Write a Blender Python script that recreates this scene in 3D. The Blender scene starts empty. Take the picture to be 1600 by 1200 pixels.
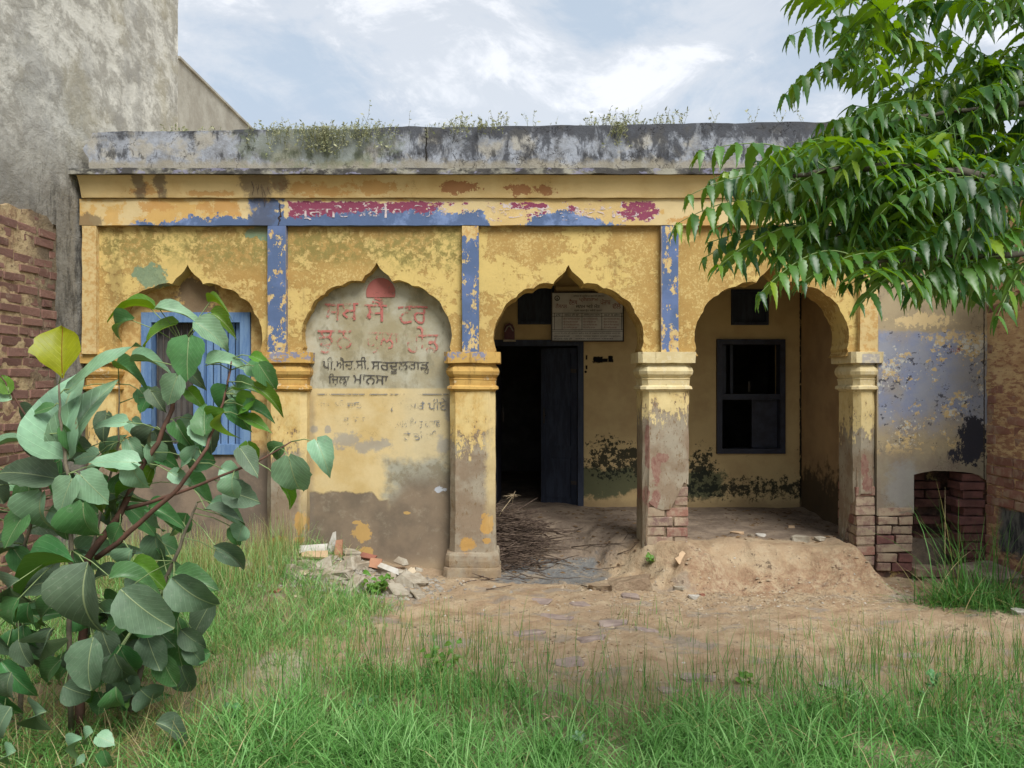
import bpy, bmesh, math, random
import numpy as np
from math import sin, cos, pi, radians, sqrt, atan2
from mathutils import Vector, Matrix, geometry
from mathutils import noise as mn

random.seed(7)
RNG = np.random.default_rng(7)
S = bpy.context.scene
COL = S.collection

# ------------------------------------------------------------------ camera, sky, sun, exposure
cam = bpy.data.objects.new('camera', bpy.data.cameras.new('camera'))
COL.objects.link(cam)
cam.location = (0, 0, 1.6)
cam.rotation_euler = (radians(90), 0, 0)
cam.data.sensor_width = 36
cam.data.lens = 27
cam.data.clip_start = .05
cam.data.clip_end = 2000
S.camera = cam

SUN_EL, SUN_AZ = radians(50), radians(152)      # azimuth: compass angle the light comes from, +Y is 0, clockwise
S.view_settings.view_transform = 'Standard'
S.view_settings.look = 'None'
S.view_settings.gamma = 1
S.view_settings.use_curve_mapping = False
S.view_settings.exposure = 1.6
S.cycles.max_bounces = 8
S.cycles.diffuse_bounces = 4
S.cycles.transparent_max_bounces = 8

W = bpy.data.worlds.new('World')
S.world = W
W.use_nodes = True
sun = bpy.data.lights.new('sun', 'SUN')
sun.energy = 1.5
sun.angle = radians(30)
sun.color = (1, .98, .945)
so = bpy.data.objects.new('sun', sun)
COL.objects.link(so)
sd = Vector((sin(SUN_AZ) * cos(SUN_EL), cos(SUN_AZ) * cos(SUN_EL), sin(SUN_EL)))
so.rotation_euler = (-sd).to_track_quat('-Z', 'Y').to_euler()


# ------------------------------------------------------------------ node helper: arithmetic on sockets
class Vn:
    def __init__(s, g, sock): s.g, s.k = g, sock
    def _m(s, op, a, b=None, c=None): return s.g.math(op, a, b, c)
    def __add__(s, o): return s._m('ADD', s, o)
    __radd__ = __add__
    def __sub__(s, o): return s._m('SUBTRACT', s, o)
    def __rsub__(s, o): return s._m('SUBTRACT', o, s)
    def __mul__(s, o): return s._m('MULTIPLY', s, o)
    __rmul__ = __mul__
    def __truediv__(s, o): return s._m('DIVIDE', s, o)
    def __neg__(s): return s._m('MULTIPLY', s, -1)


class G:
    def __init__(s, nt):
        s.nt = nt
        s.cache = {}
        s.Y = 6.4
    def node(s, t, **kw):
        n = s.nt.nodes.new(t)
        for k, v in kw.items(): setattr(n, k, v)
        return n
    def put(s, sock, v):
        if isinstance(v, Vn): s.nt.links.new(v.k, sock)
        elif v is not None:
            if isinstance(v, (tuple, list)) and len(v) == 3 and sock.type == 'RGBA': v = (*v, 1)
            sock.default_value = v
    def math(s, op, a, b=None, c=None, clamp=False):
        n = s.node('ShaderNodeMath', operation=op, use_clamp=clamp)
        s.put(n.inputs[0], a); s.put(n.inputs[1], b)
        if c is not None: s.put(n.inputs[2], c)
        return Vn(s, n.outputs[0])
    def mn(s, a, b): return s.math('MINIMUM', a, b)
    def mx(s, a, b): return s.math('MAXIMUM', a, b)
    def pos(s):
        if 'pos' not in s.cache:
            n = s.node('ShaderNodeNewGeometry'); s.cache['pos'] = Vn(s, n.outputs['Position'])
            s.cache['nor'] = Vn(s, n.outputs['Normal']); s.cache['back'] = Vn(s, n.outputs['Backfacing'])
        return s.cache['pos']
    def xyz(s, v=None):
        key = 'xyz' if v is None else None
        if key and key in s.cache: return s.cache[key]
        n = s.node('ShaderNodeSeparateXYZ'); s.put(n.inputs[0], v or s.pos())
        r = tuple(Vn(s, n.outputs[i]) for i in range(3))
        if key: s.cache[key] = r
        return r
    def comb(s, x, y, z):
        n = s.node('ShaderNodeCombineXYZ')
        for i, q in enumerate((x, y, z)): s.put(n.inputs[i], q)
        return Vn(s, n.outputs[0])
    def vscale(s, v, sc, off=(0, 0, 0)):
        n = s.node('ShaderNodeMapping'); s.put(n.inputs[0], v); n.inputs[3].default_value = sc; n.inputs[1].default_value = off
        return Vn(s, n.outputs[0])
    def n(s, scale, detail=4, rough=.6, seed=0, vec=None, dist=0, sc=None):
        v = vec or s.pos()
        if sc or seed: v = s.vscale(v, sc or (1, 1, 1), (seed * 3.17, seed * 1.73, seed * 2.31))
        n = s.node('ShaderNodeTexNoise'); s.put(n.inputs['Vector'], v)
        n.inputs['Scale'].default_value = scale; n.inputs['Detail'].default_value = detail
        n.inputs['Roughness'].default_value = rough; n.inputs['Distortion'].default_value = dist
        return Vn(s, n.outputs[0])
    def vor(s, scale, feat='F1', seed=0, sc=None, vec=None):
        v = vec or s.pos()
        if sc or seed: v = s.vscale(v, sc or (1, 1, 1), (seed * 3.17, seed * 1.73, seed * 2.31))
        n = s.node('ShaderNodeTexVoronoi', feature=feat); s.put(n.inputs['Vector'], v); n.inputs['Scale'].default_value = scale
        return Vn(s, n.outputs[0])
    def sm(s, v, a, b, lo=0., hi=1.):
        n = s.node('ShaderNodeMapRange', interpolation_type='SMOOTHSTEP')
        s.put(n.inputs[0], v)
        for i, q in enumerate((a, b, lo, hi)): n.inputs[i + 1].default_value = q
        return Vn(s, n.outputs[0])
    def mix(s, f, a, b):
        n = s.node('ShaderNodeMix', data_type='RGBA'); s.put(n.inputs[0], f); s.put(n.inputs[6], a); s.put(n.inputs[7], b)
        return Vn(s, n.outputs[2])
    def hsv(s, c, h=.5, sa=1., v=1.):
        n = s.node('ShaderNodeHueSaturation'); s.put(n.inputs['Hue'], h); s.put(n.inputs['Saturation'], sa); s.put(n.inputs['Value'], v); s.put(n.inputs['Color'], c)
        return Vn(s, n.outputs[0])
    def rnd(s):
        n = s.node('ShaderNodeObjectInfo'); return Vn(s, n.outputs['Random'])
    def attr(s, name):
        n = s.node('ShaderNodeAttribute', attribute_name=name); return Vn(s, n.outputs['Fac'])
    def uv(s):
        n = s.node('ShaderNodeUVMap'); return Vn(s, n.outputs[0])
    # --- facade coordinates: one unit = 1/187.5 m on the front wall
    def fuv(s, Y=6.4):
        key = ('fuv', Y)
        if key not in s.cache:
            x, y, z = s.xyz(); k = 1200 / Y
            s.cache[key] = (x * k + 800, 600 - (z - 1.6) * k)
        return s.cache[key]
    def rag(s, seed=0, scale=9, detail=6, rough=.65):
        key = ('rag', seed, scale, detail, rough)
        if key not in s.cache: s.cache[key] = s.n(scale, detail, rough, seed) - .5
        return s.cache[key]
    def box(s, x0, x1, y0, y1, rag=20, soft=3, nz=None):
        u, v = s.fuv(s.Y)
        d = s.mn(s.mn(u - x0, x1 - u), s.mn(v - y0, y1 - v))
        if rag: d = d + (nz or s.rag()) * (rag * 3)
        return s.sm(d, -soft, soft)
    def blob(s, cx, cy, rx, ry, rag=.5, soft=.06, nz=None):
        u, v = s.fuv(s.Y)
        a = (u - cx) * (1 / rx); b = (v - cy) * (1 / ry)
        d = 1 - s.math('SQRT', a * a + b * b)
        if rag: d = d + (nz or s.rag()) * (rag * 4.2) + s.rag(17, 34, 5, .75) * (rag * 2)
        return s.sm(d, -soft, soft)
    def crack(s, scale, seed, w, amt):
        key = ('wv', seed)
        if key not in s.cache:
            n = s.node('ShaderNodeTexNoise'); s.put(n.inputs['Vector'], s.pos()); n.inputs['Scale'].default_value = 5; n.inputs['Detail'].default_value = 6; n.inputs['Roughness'].default_value = .65
            m = s.node('ShaderNodeVectorMath', operation='MULTIPLY_ADD'); s.nt.links.new(n.outputs['Color'], m.inputs[0]); m.inputs[1].default_value = (.5, .5, .5); s.put(m.inputs[2], s.pos())
            s.cache[key] = Vn(s, m.outputs[0])
        return s.sm(s.vor(scale, 'DISTANCE_TO_EDGE', seed, vec=s.cache[key]), 0, w, amt, 0)
    def any(s, ms):
        r = ms[0]
        for m in ms[1:]: r = s.mx(r, m)
        return r


def C(r, g, b, k=.74):
    """a surface colour from 0-255 sRGB, scaled to a plausible albedo"""
    f = lambda c: ((c / 255 + .055) / 1.055) ** 2.4 if c > 10 else c / 255 / 12.92
    return (f(r) * k, f(g) * k, f(b) * k)


def material(name, fn, rough=.9, spec=.15, bump=0., dist=.01, trans=None, two=False):
    m = bpy.data.materials.new(name)
    m.use_nodes = True
    nt = m.node_tree
    g = G(nt)
    p = nt.nodes['Principled BSDF']
    p.inputs['Roughness'].default_value = rough
    p.inputs['Specular IOR Level'].default_value = spec
    r = fn(g)
    if not isinstance(r, dict): r = {'c': r}
    g.put(p.inputs['Base Color'], r['c'])
    if 'r' in r: g.put(p.inputs['Roughness'], r['r'])
    if 'a' in r: g.put(p.inputs['Alpha'], r['a'])
    if 'h' in r:
        b = g.node('ShaderNodeBump'); b.inputs['Strength'].default_value = bump or .5; b.inputs['Distance'].default_value = dist
        g.put(b.inputs['Height'], r['h']); nt.links.new(b.outputs[0], p.inputs['Normal'])
    if trans:
        t = g.node('ShaderNodeBsdfTranslucent'); tc = r.get('t', r['c']); g.put(t.inputs[0], tc)
        mx = g.node('ShaderNodeMixShader'); mx.inputs[0].default_value = trans
        nt.links.new(p.outputs[0], mx.inputs[1]); nt.links.new(t.outputs[0], mx.inputs[2])
        nt.links.new(mx.outputs[0], nt.nodes['Material Output'].inputs[0])
    return m


# ------------------------------------------------------------------ sky
def build_sky():
    nt = W.node_tree
    g = G(nt)
    bg = nt.nodes['Background']
    sky = g.node('ShaderNodeTexSky', sky_type='NISHITA')
    sky.sun_disc = False
    sky.sun_elevation = SUN_EL
    sky.sun_rotation = SUN_AZ
    sky.dust_density = 2.0
    tc = g.node('ShaderNodeTexCoord')
    d = Vn(g, tc.outputs['Generated'])
    x, y, z = g.xyz(d)
    zz = g.mx(z, 0.02) + .25
    p = g.comb(x / zz, y / zz, z * .3)
    p = g.vscale(p, (1, 1, 1), (3.3, .6, 0))
    warp = g.n(1.6, 3, .5, 3, vec=p)
    a = g.n(1.7, 9, .6, 1, vec=p, dist=.7)
    b = g.n(5, 8, .64, 5, vec=p, dist=.6)
    m = a * .7 + b * .3
    cover = g.sm(m, .42, .54)
    lit = g.sm(m + (b - .5) * .35, .53, .66)
    c = g.mix(cover, (2.3, 2.68, 3.1), (3.15, 3.3, 3.48))
    c = g.mix(g.sm(warp, .45, .72, 0, .7), c, (2.3, 2.55, 2.92))
    c = g.mix(lit, c, (4.35, 4.38, 4.45))
    mixs = g.mix(.86, Vn(g, sky.outputs[0]), c)
    g.put(bg.inputs[0], mixs)
    bg.inputs[1].default_value = .082


build_sky()


# ------------------------------------------------------------------ object helpers
class MB:
    def __init__(s): s.v, s.f, s.uv = [], [], None
    def add(s, vs, fs):
        o = len(s.v); s.v += [tuple(q) for q in vs]; s.f += [tuple(i + o for i in f) for f in fs]
    def box(s, x0, x1, y0, y1, z0, z1):
        s.add([(x0, y0, z0), (x1, y0, z0), (x1, y1, z0), (x0, y1, z0), (x0, y0, z1), (x1, y0, z1), (x1, y1, z1), (x0, y1, z1)],
              [(0, 3, 2, 1), (4, 5, 6, 7), (0, 1, 5, 4), (1, 2, 6, 5), (2, 3, 7, 6), (3, 0, 4, 7)])
    def grid(s, fn, nu, nv, flip=False):
        vs = [fn(i / nu, j / nv) for j in range(nv + 1) for i in range(nu + 1)]
        fs = []
        for j in range(nv):
            for i in range(nu):
                a = j * (nu + 1) + i
                q = (a, a + 1, a + nu + 2, a + nu + 1)
                fs.append(q[::-1] if flip else q)
        s.add(vs, fs)
    def gbox(s, x0, x1, y0, y1, z0, z1, st=.05):
        n = lambda a, b: max(1, min(160, int(abs(b - a) / st)))
        nx, ny, nz = n(x0, x1), n(y0, y1), n(z0, z1)
        L = lambda a, b, t: a + (b - a) * t
        s.grid(lambda a, b: (L(x0, x1, a), y0, L(z0, z1, b)), nx, nz)
        s.grid(lambda a, b: (L(x0, x1, a), y1, L(z0, z1, b)), nx, nz, True)
        s.grid(lambda a, b: (x0, L(y0, y1, a), L(z0, z1, b)), ny, nz, True)
        s.grid(lambda a, b: (x1, L(y0, y1, a), L(z0, z1, b)), ny, nz)
        s.grid(lambda a, b: (L(x0, x1, a), L(y0, y1, b), z1), nx, ny)
        s.grid(lambda a, b: (L(x0, x1, a), L(y0, y1, b), z0), nx, ny, True)
    def loft(s, secs, cap=True):
        n = len(secs[0])
        vs = [p for q in secs for p in q]
        fs = [(k * n + i, k * n + (i + 1) % n, (k + 1) * n + (i + 1) % n, (k + 1) * n + i) for k in range(len(secs) - 1) for i in range(n)]
        if cap: fs += [tuple(range(n))[::-1], tuple((len(secs) - 1) * n + i for i in range(n))]
        s.add(vs, fs)
    def tube(s, pts, rad, n=6, cap=True):
        pts = [Vector(p) for p in pts]
        if not hasattr(rad, '__len__'): rad = [rad] * len(pts)
        secs = []; up = Vector((.13, .21, 1)).normalized()
        for i, p in enumerate(pts):
            t = (pts[min(i + 1, len(pts) - 1)] - pts[max(i - 1, 0)]).normalized()
            a = t.cross(up)
            if a.length < .05: a = t.cross(Vector((1, 0, 0)))
            a.normalize(); b = a.cross(t)
            secs.append([p + (a * cos(2 * pi * k / n) + b * sin(2 * pi * k / n)) * rad[i] for k in range(n)])
        s.loft(secs, cap)
    def prism(s, poly, y0, y1, flat_back=True):
        """poly in (x, z), counter-clockwise seen from -Y"""
        n = len(poly)
        vs = [(x, y0, z) for x, z in poly] + [(x, y1, z) for x, z in poly]
        fs = [tuple(range(n)), tuple(range(n, 2 * n))[::-1]] + [(i, i + n, (i + 1) % n + n, (i + 1) % n) for i in range(n)]
        s.add(vs, fs)
    def wob(s, amp, fr=4., seed=0, only=None):
        out = []
        for p in s.v:
            q = Vector(p)
            d = mn.noise_vector(q * fr + Vector((seed, seed * 2, seed * 3))) * amp + mn.noise_vector(q * fr * 3.1 + Vector((seed, 9, 3))) * amp * .45
            if only: d = Vector((d.x * only[0], d.y * only[1], d.z * only[2]))
            out.append(tuple(q + d))
        s.v = out
        return s
    def mesh(s, name, mat, smooth=False):
        me = bpy.data.meshes.new(name)
        me.from_pydata(s.v, [], s.f)
        if mat: me.materials.append(mat)
        if smooth: me.polygons.foreach_set('use_smooth', [True] * len(me.polygons))
        me.update()
        return me
    def build(s, name, mat, parent=None, smooth=False, **pr):
        return link(name, s.mesh(name, mat, smooth), parent, **pr)


def link(name, me, parent=None, mw=None, **pr):
    o = bpy.data.objects.new(name, me)
    COL.objects.link(o)
    if parent:
        o.parent = parent
        o.matrix_parent_inverse = INV[parent.name]
    if mw is not None: o.matrix_basis = mw
    INV[o.name] = mw.inverted() if mw is not None else Matrix.Identity(4)     # children are given in world coordinates
    for k, v in pr.items(): o[k] = v
    return o


INV = {}


def thing(name, label, cat, loc=(0, 0, 0), group=None):
    o = bpy.data.objects.new(name, None)
    COL.objects.link(o)
    o.location = loc
    o.empty_display_size = .1
    INV[o.name] = Matrix.Translation(-Vector(loc))
    o['label'] = label; o['category'] = cat
    if group: o['group'] = group
    return o


def mesh_np(name, V, F, mat, smooth=False, attrs=None, uv=None):
    """V (n,3), F (m,4) or (m,3) int arrays"""
    me = bpy.data.meshes.new(name)
    k = F.shape[1]
    me.vertices.add(len(V)); me.vertices.foreach_set('co', V.astype(np.float32).ravel())
    me.loops.add(F.size); me.loops.foreach_set('vertex_index', F.astype(np.int32).ravel())
    me.polygons.add(len(F)); me.polygons.foreach_set('loop_start', np.arange(0, F.size, k, dtype=np.int32))
    me.polygons.foreach_set('loop_total', np.full(len(F), k, dtype=np.int32))
    if smooth: me.polygons.foreach_set('use_smooth', np.ones(len(F), dtype=bool))
    for nm, a in (attrs or {}).items():
        at = me.attributes.new(nm, 'FLOAT', 'POINT'); at.data.foreach_set('value', a.astype(np.float32))
    if uv is not None:
        l = me.uv_layers.new(name='UVMap'); l.data.foreach_set('uv', uv[F.ravel()].astype(np.float32).ravel())
    if mat: me.materials.append(mat)
    me.update(calc_edges=True)
    return me


def at(px, py, Y): return Vector(((px - 800) / 1200 * Y, Y, 1.6 + (600 - py) / 1200 * Y))
K = 187.5
def fx(px): return (px - 800) / K
def fz(py): return 1.6 + (600 - py) / K


# ------------------------------------------------------------------ paints and plasters
CREAM = C(228, 196, 130); YEL = C(226, 192, 104); OCH = C(186, 142, 64); PALE = C(232, 205, 145)
BLUE = C(88, 114, 154); LBLUE = C(128, 152, 205); GREYP = C(150, 130, 106); BRICKR = C(150, 82, 70)
RUST = C(168, 112, 60); GREEN = C(110, 125, 70); BLACK = C(48, 50, 52)


def fine(g, amp=.1):
    """small-scale tone variation every plaster has"""
    return g.n(60, 5, .7, 11) * amp + g.n(7, 5, .65, 12) * amp * 2 + (1 - amp * 1.5)


def shade(g, c, amp=.12, sa=.89, hue=.5045):
    return g.hsv(c, hue, sa=sa, v=fine(g, amp))


def m_panel(g):
    n1 = g.n(2.6, 6, .68, 1); n2 = g.n(19, 8, .78, 2, dist=.3); n3 = g.n(52, 5, .75, 3)
    n0 = g.n(1.3, 4, .55, 41)
    mott = g.sm(n2 * .8 + (n1 - .5) * 1.2 + (n0 - .5) * .7, .352, .41)
    c = g.mix(g.sm(n0 + (n1 - .5) * .5, .4, .6), YEL, C(218, 182, 104))
    c = g.mix(mott, c, g.mix(g.sm(n1, .4, .62), OCH, C(196, 156, 78)))
    c = g.mix(g.sm(g.n(7, 6, .7, 43, sc=(1.6, 1, .35)), .56, .68, 0, .4), c, C(150, 118, 66))
    c = g.mix(g.sm(n3 + (n1 - .5) * .7, .57, .63, 0, .75), c, C(228, 196, 118))
    c = g.mix(g.sm(n3 + (n2 - .5) * .5, .62, .7, 0, .55), c, C(150, 104, 44))
    u, v = g.fuv()
    gr = g.box(150, 720, 356, 410, 34, 18, g.rag(4, 3)) * g.sm(n2, .42, .56)
    c = g.mix(gr * .75, c, C(140, 132, 66))
    teal = g.blob(232, 430, 28, 18, .45, .08)
    c = g.mix(g.mx(teal, g.blob(412, 362, 30, 12, .6)) * .8, c, C(118, 158, 128))
    dark = g.blob(176, 440, 12, 40, .7, .3) * .35
    c = g.mix(dark, c, C(120, 96, 50))
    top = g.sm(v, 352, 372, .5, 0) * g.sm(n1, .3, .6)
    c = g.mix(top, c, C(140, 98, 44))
    crk = g.crack(5, 3, .012, .25) * g.sm(n1, .45, .6)
    c = g.mix(crk, c, C(110, 80, 40))
    return {'c': shade(g, c, .13), 'h': mott * -.5 + n3 * .8 + n2 * .7}


def m_frieze(g):
    u, v = g.fuv()
    r1 = g.rag(1, 7, 7, .7); r2 = g.rag(2, 22, 5, .7); n1 = g.n(3, 5, .6, 1)
    c = g.mix(g.sm(n1, .4, .62), C(226, 198, 140), C(220, 184, 114))
    c = g.mix(g.sm(g.n(5, 6, .7, 8) + g.sm(u, 200, 700, .08, -.06), .55, .6, 0, .8), c, C(216, 164, 72))
    rust = g.any([g.blob(245, 322, 26, 9, 1.1, .1, r1), g.blob(340, 324, 28, 13, .9), g.blob(630, 322, 20, 14, 1), g.blob(1085, 345, 40, 8, .7)])
    c = g.mix(rust * .85, c, C(206, 148, 66))
    # painted signboard: white letters on plum, most of it flaked off
    edge = r1 * 42 + r2 * 26 + g.rag(18, 60, 4, .7) * 14
    sign = g.sm(g.mn(g.mn(u - 450, 1030 - u), g.mn(v - 315, 346 - v)) + edge * .35, -1, 1)
    keep = g.n(15, 7, .72, 21, sc=(.7, 1, 1.3)) + g.sm(u, 560, 800, .12, -.05)
    keep = keep + g.blob(480, 332, 40, 18, 0, .5) * .07 + g.blob(545, 330, 60, 16, 0, .5) * .04 + g.blob(1000, 330, 32, 20, 0, .4) * .17 + g.blob(822, 321, 34, 6, 0, .5) * .2 + g.blob(898, 334, 16, 11, 0, .5) * .14 + g.blob(845, 338, 25, 10, 0, .5) * .1 + g.blob(650, 325, 40, 12, 0, .5) * .12
    white = sign * g.sm(keep + g.rag(18, 60, 4, .7) * .16, .545, .565)
    lett = g.n(20, 4, .6, 33, sc=(1, 1, .55))
    plum = g.sm(keep + (lett - .5) * .55 + g.blob(1000, 330, 30, 20, 0, .3) * .08 + g.sm(v, 318, 324, .05, 0) + g.rag(18, 60, 4, .7) * .12, .588, .605)
    c = g.mix(white * .93, c, C(222, 208, 208))
    c = g.mix(white * plum, c, C(150, 62, 96))
    # blue band with a ragged upper edge
    hgt = g.sm(u, 200, 330, 0, 12) + g.sm(u, 400, 720, 2, 10) - g.sm(u, 752, 770, 0, 25) + g.blob(860, 352, 34, 40, 0, .8) * 21 + g.blob(912, 352, 45, 40, 0, .8) * 17 + g.blob(225, 352, 30, 30, 0, .6) * 2
    b1 = g.sm(v + edge - (353 - hgt), -.8, .8) * g.sm(u, 190, 215) * g.sm(u, 1035, 1000)
    vert = g.box(386, 446, 306, 356, 14, 1.5, r1)
    vert = g.mx(vert, g.box(722, 752, 332, 356, 8, 1.5, r2))
    bl = g.mix(g.sm(g.n(5, 5, .6, 5), .5, .62), BLUE, C(118, 146, 192))
    c = g.mix(g.mx(b1, vert * g.sm(g.n(12, 5, .6, 6), .38, .46)), c, bl)
    dark = g.blob(408, 318, 22, 40, .5, .35, r1) * .45
    c = g.mix(dark, c, C(92, 84, 76))
    c = g.mix(g.blob(138, 350, 26, 14, .6, .2) * .7, c, C(110, 96, 80))
    c = g.mix(g.sm(v, 318, 309, 0, .4) * g.sm(n1, .4, .6), c, C(150, 116, 66))
    crack = g.sm(g.math('ABSOLUTE', u - 437 + r1 * 26), 2, .6) * g.box(420, 450, 318, 362, 0)
    c = g.mix(crack, c, C(60, 45, 30))
    return {'c': shade(g, c, .1), 'h': g.mx(b1, white) * .5 + g.n(40, 5, .7, 3) * .6}


def m_cove(g):
    u, v = g.fuv()
    n1 = g.n(2.2, 5, .6, 1); r1 = g.rag(1, 9, 6, .7)
    c = g.mix(g.sm(n1, .4, .65), C(220, 188, 124), C(206, 168, 98))
    pat = g.any([g.blob(717, 296, 27, 8, .9, .06, r1), g.blob(810, 300, 18, 9, .8, .06, r1), g.blob(848, 299, 16, 7, .9, .06, r1)])
    pat2 = g.any([g.blob(490, 298, 46, 10, 1.2, .12, r1), g.blob(578, 297, 40, 9, 1.2, .12, r1), g.blob(232, 300, 20, 8, 1, .1), g.blob(330, 304, 34, 4, 1, .2)])
    c = g.mix(pat2 * .85, c, C(196, 142, 66))
    c = g.mix(pat * .9, c, C(158, 98, 52))
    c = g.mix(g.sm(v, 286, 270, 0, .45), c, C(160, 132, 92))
    st = g.any([g.blob(222, 286, 10, 30, .7, .3, r1), g.blob(256, 290, 9, 26, .7, .3, r1), g.blob(405, 290, 26, 30, .55, .3, r1), g.blob(440, 286, 14, 20, .7, .4, r1)])
    c = g.mix(st * .72, c, C(96, 84, 74))
    crk = g.crack(2.3, 7, .006, .6) * g.sm(n1, .5, .56)
    c = g.mix(crk, c, C(100, 70, 40))
    return {'c': shade(g, c, .1), 'h': g.n(30, 5, .7, 3) - pat * .6 - pat2 * .4}


def m_parapet(g):
    u, v = g.fuv()
    n1 = g.n(2.4, 6, .65, 1); n2 = g.n(9, 7, .7, 2); ns = g.n(4.2, 7, .72, 3, sc=(1.7, 1, .95), dist=.4)
    c = g.mix(g.sm(n2, .4, .62), C(172, 179, 190), C(146, 149, 154))
    c = g.mix(g.sm(g.n(4, 5, .6, 9), .52, .64, 0, .7), c, C(186, 178, 160))
    top = g.sm(v, 226, 198, 0, .16)
    dk = g.sm(ns + top + g.sm(u, 300, 900, -.1, .02), .45, .6)
    c = g.mix(dk * .86, c, C(66, 68, 74))
    row = g.sm(g.math('ABSOLUTE', v - 243 - (n1 - .5) * 20), 15, 2) * g.sm(g.n(7, 5, .7, 4, sc=(1.5, 1, .6)), .5, .6)
    c = g.mix(row * .8, c, C(58, 58, 60))
    c = g.mix(g.sm(v + (n2 - .5) * 30, 246, 258, 0, .75), c, C(170, 160, 138))
    c = g.mix(g.blob(490, 228, 110, 40, .6, .3) * .5, c, C(120, 130, 92))
    cr = g.crack(2.1, 5, .008, .8) * g.sm(n1, .42, .5)
    crack = g.sm(g.math('ABSOLUTE', u - 666 + g.rag(1, 9, 6, .7) * 10), 2, .5) * g.box(640, 690, 198, 252, 0)
    c = g.mix(g.mx(cr, crack), c, C(44, 40, 36))
    return {'c': shade(g, c, .16), 'h': n2 * .8 - cr + g.n(50, 4, .7, 8) * .5}


def m_slab(g):
    n1 = g.n(6, 6, .7, 1, sc=(.6, 1, 1)); n2 = g.n(14, 6, .7, 4, sc=(.5, 1, 1))
    c = g.mix(g.sm(n1, .38, .54), C(168, 164, 148), C(84, 82, 80))
    c = g.mix(g.sm(n2, .55, .62, 0, .7), c, C(150, 150, 178))
    c = g.mix(g.sm(n2, .42, .36, 0, .8), c, C(56, 54, 52))
    return {'c': shade(g, c, .15), 'h': n2 + g.n(40, 4, .7, 7) * .5}


def m_strip(g):
    u, v = g.fuv()
    n1 = g.n(9, 7, .72, 1, sc=(1.4, 1, .8)); n2 = g.n(26, 5, .7, 3)
    keep = n1 + (n2 - .5) * .4
    bl = g.mix(g.sm(g.n(4, 4, .6, 5), .45, .6), BLUE, C(98, 124, 170))
    th = g.box(700, 770, 330, 368, 10, 6) * .14 + g.sm(u, 1000, 1040, 0, .02)
    blue = g.sm(keep - th - g.sm(v, 470, 560, 0, .06), .425, .445) * g.any([g.box(386, 448, 300, 552, 0), g.box(718, 752, 300, 556, 0), g.box(1033, 1062, 330, 556, 0)])
    c = g.mix(g.sm(n2, .45, .6), C(222, 190, 124), C(206, 160, 86))
    c = g.mix(g.sm(n1, .36, .33), c, C(216, 150, 96))
    c = g.mix(blue, c, bl)
    return {'c': shade(g, c, .1), 'h': blue * .5 + n2 * .6}


def m_cap(g):
    u, v = g.fuv()
    n1 = g.n(5, 6, .66, 1); n2 = g.n(24, 6, .7, 2)
    pale = g.sm(u, 800, 1000)
    c = g.mix(g.sm(n1, .4, .62), g.mix(pale, C(218, 170, 76), C(236, 218, 168)), g.mix(pale, C(196, 144, 56), C(224, 200, 144)))
    bl = g.box(420, 760, 540, 562, 10, 2) * g.sm(g.n(16, 6, .7, 6), .5, .53)
    c = g.mix(bl, c, C(150, 150, 170))
    c = g.mix(g.box(1344, 1372, 553, 570, 2, 1) * .8, c, C(178, 176, 180))
    c = g.mix(g.sm(n2, .6, .66, 0, .6), c, C(140, 100, 50))
    c = g.mix(g.sm(n2 + n1, 1.12, 1.2, 0, .6), c, C(236, 220, 180))
    # grime sits on the ledges of the mouldings
    c = g.mix(g.sm(g.n(8, 5, .7, 9, sc=(2, 2, .6)), .56, .66, 0, .45), c, C(130, 98, 58))
    return {'c': shade(g, c, .12), 'h': n2}


def m_shaft(cx, wear, brick=None, grey=C(152, 130, 106)):
    def f(g):
        u, v = g.fuv()
        n1 = g.n(9, 7, .72, 1, sc=(1.2, 1.2, .7)); n2 = g.n(38, 6, .72, 2, sc=(1.4, 1.4, .6)); r = g.rag(3, 14, 7, .7)
        c = g.mix(g.sm(n1, .4, .65), C(232, 206, 142) if cx > 900 else C(230, 198, 124), C(222, 190, 118) if cx > 900 else C(212, 168, 84))
        d = (v - wear) / 60 + (n1 - .5) * 3.2 + (n2 - .5) * 2.2
        gr = g.sm(d, -.12, .12)
        gc = g.mix(g.sm(g.n(4, 6, .65, 6), .4, .62), grey, C(172, 160, 138))
        gc = g.mix(g.sm(n2, .58, .66, 0, .7), gc, C(112, 94, 76))
        c = g.mix(gr, c, gc)
        peel = g.sm(n2 + (n1 - .5) * .5, .6, .63) * g.sm(v, wear - 90, wear - 20)
        c = g.mix(peel * .8, c, C(140, 110, 76))
        if cx < 800:
            c = g.mix(g.any([g.blob(cx - 8, 850, 12, 13, .5, .1), g.blob(cx + 22, 820, 9, 16, .6, .1), g.blob(cx + 22, 845, 7, 5, .5, .1)]) * .9, c, C(204, 150, 58))
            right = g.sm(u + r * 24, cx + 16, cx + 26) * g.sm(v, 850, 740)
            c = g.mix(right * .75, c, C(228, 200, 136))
        if brick:
            m = g.any([g.blob(*b, .5, .08, r) for b in brick])
            c = g.mix(m * .85, c, g.mix(g.sm(n2, .4, .6), C(140, 84, 76), C(160, 120, 104)))
        c = g.mix(g.sm(v, 840, 900, 0, .5) * g.sm(n1, .35, .6), c, C(176, 146, 104))
        return {'c': shade(g, c, .13), 'h': n2 * .7 - gr * .6 - peel * .3}
    return f


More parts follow.
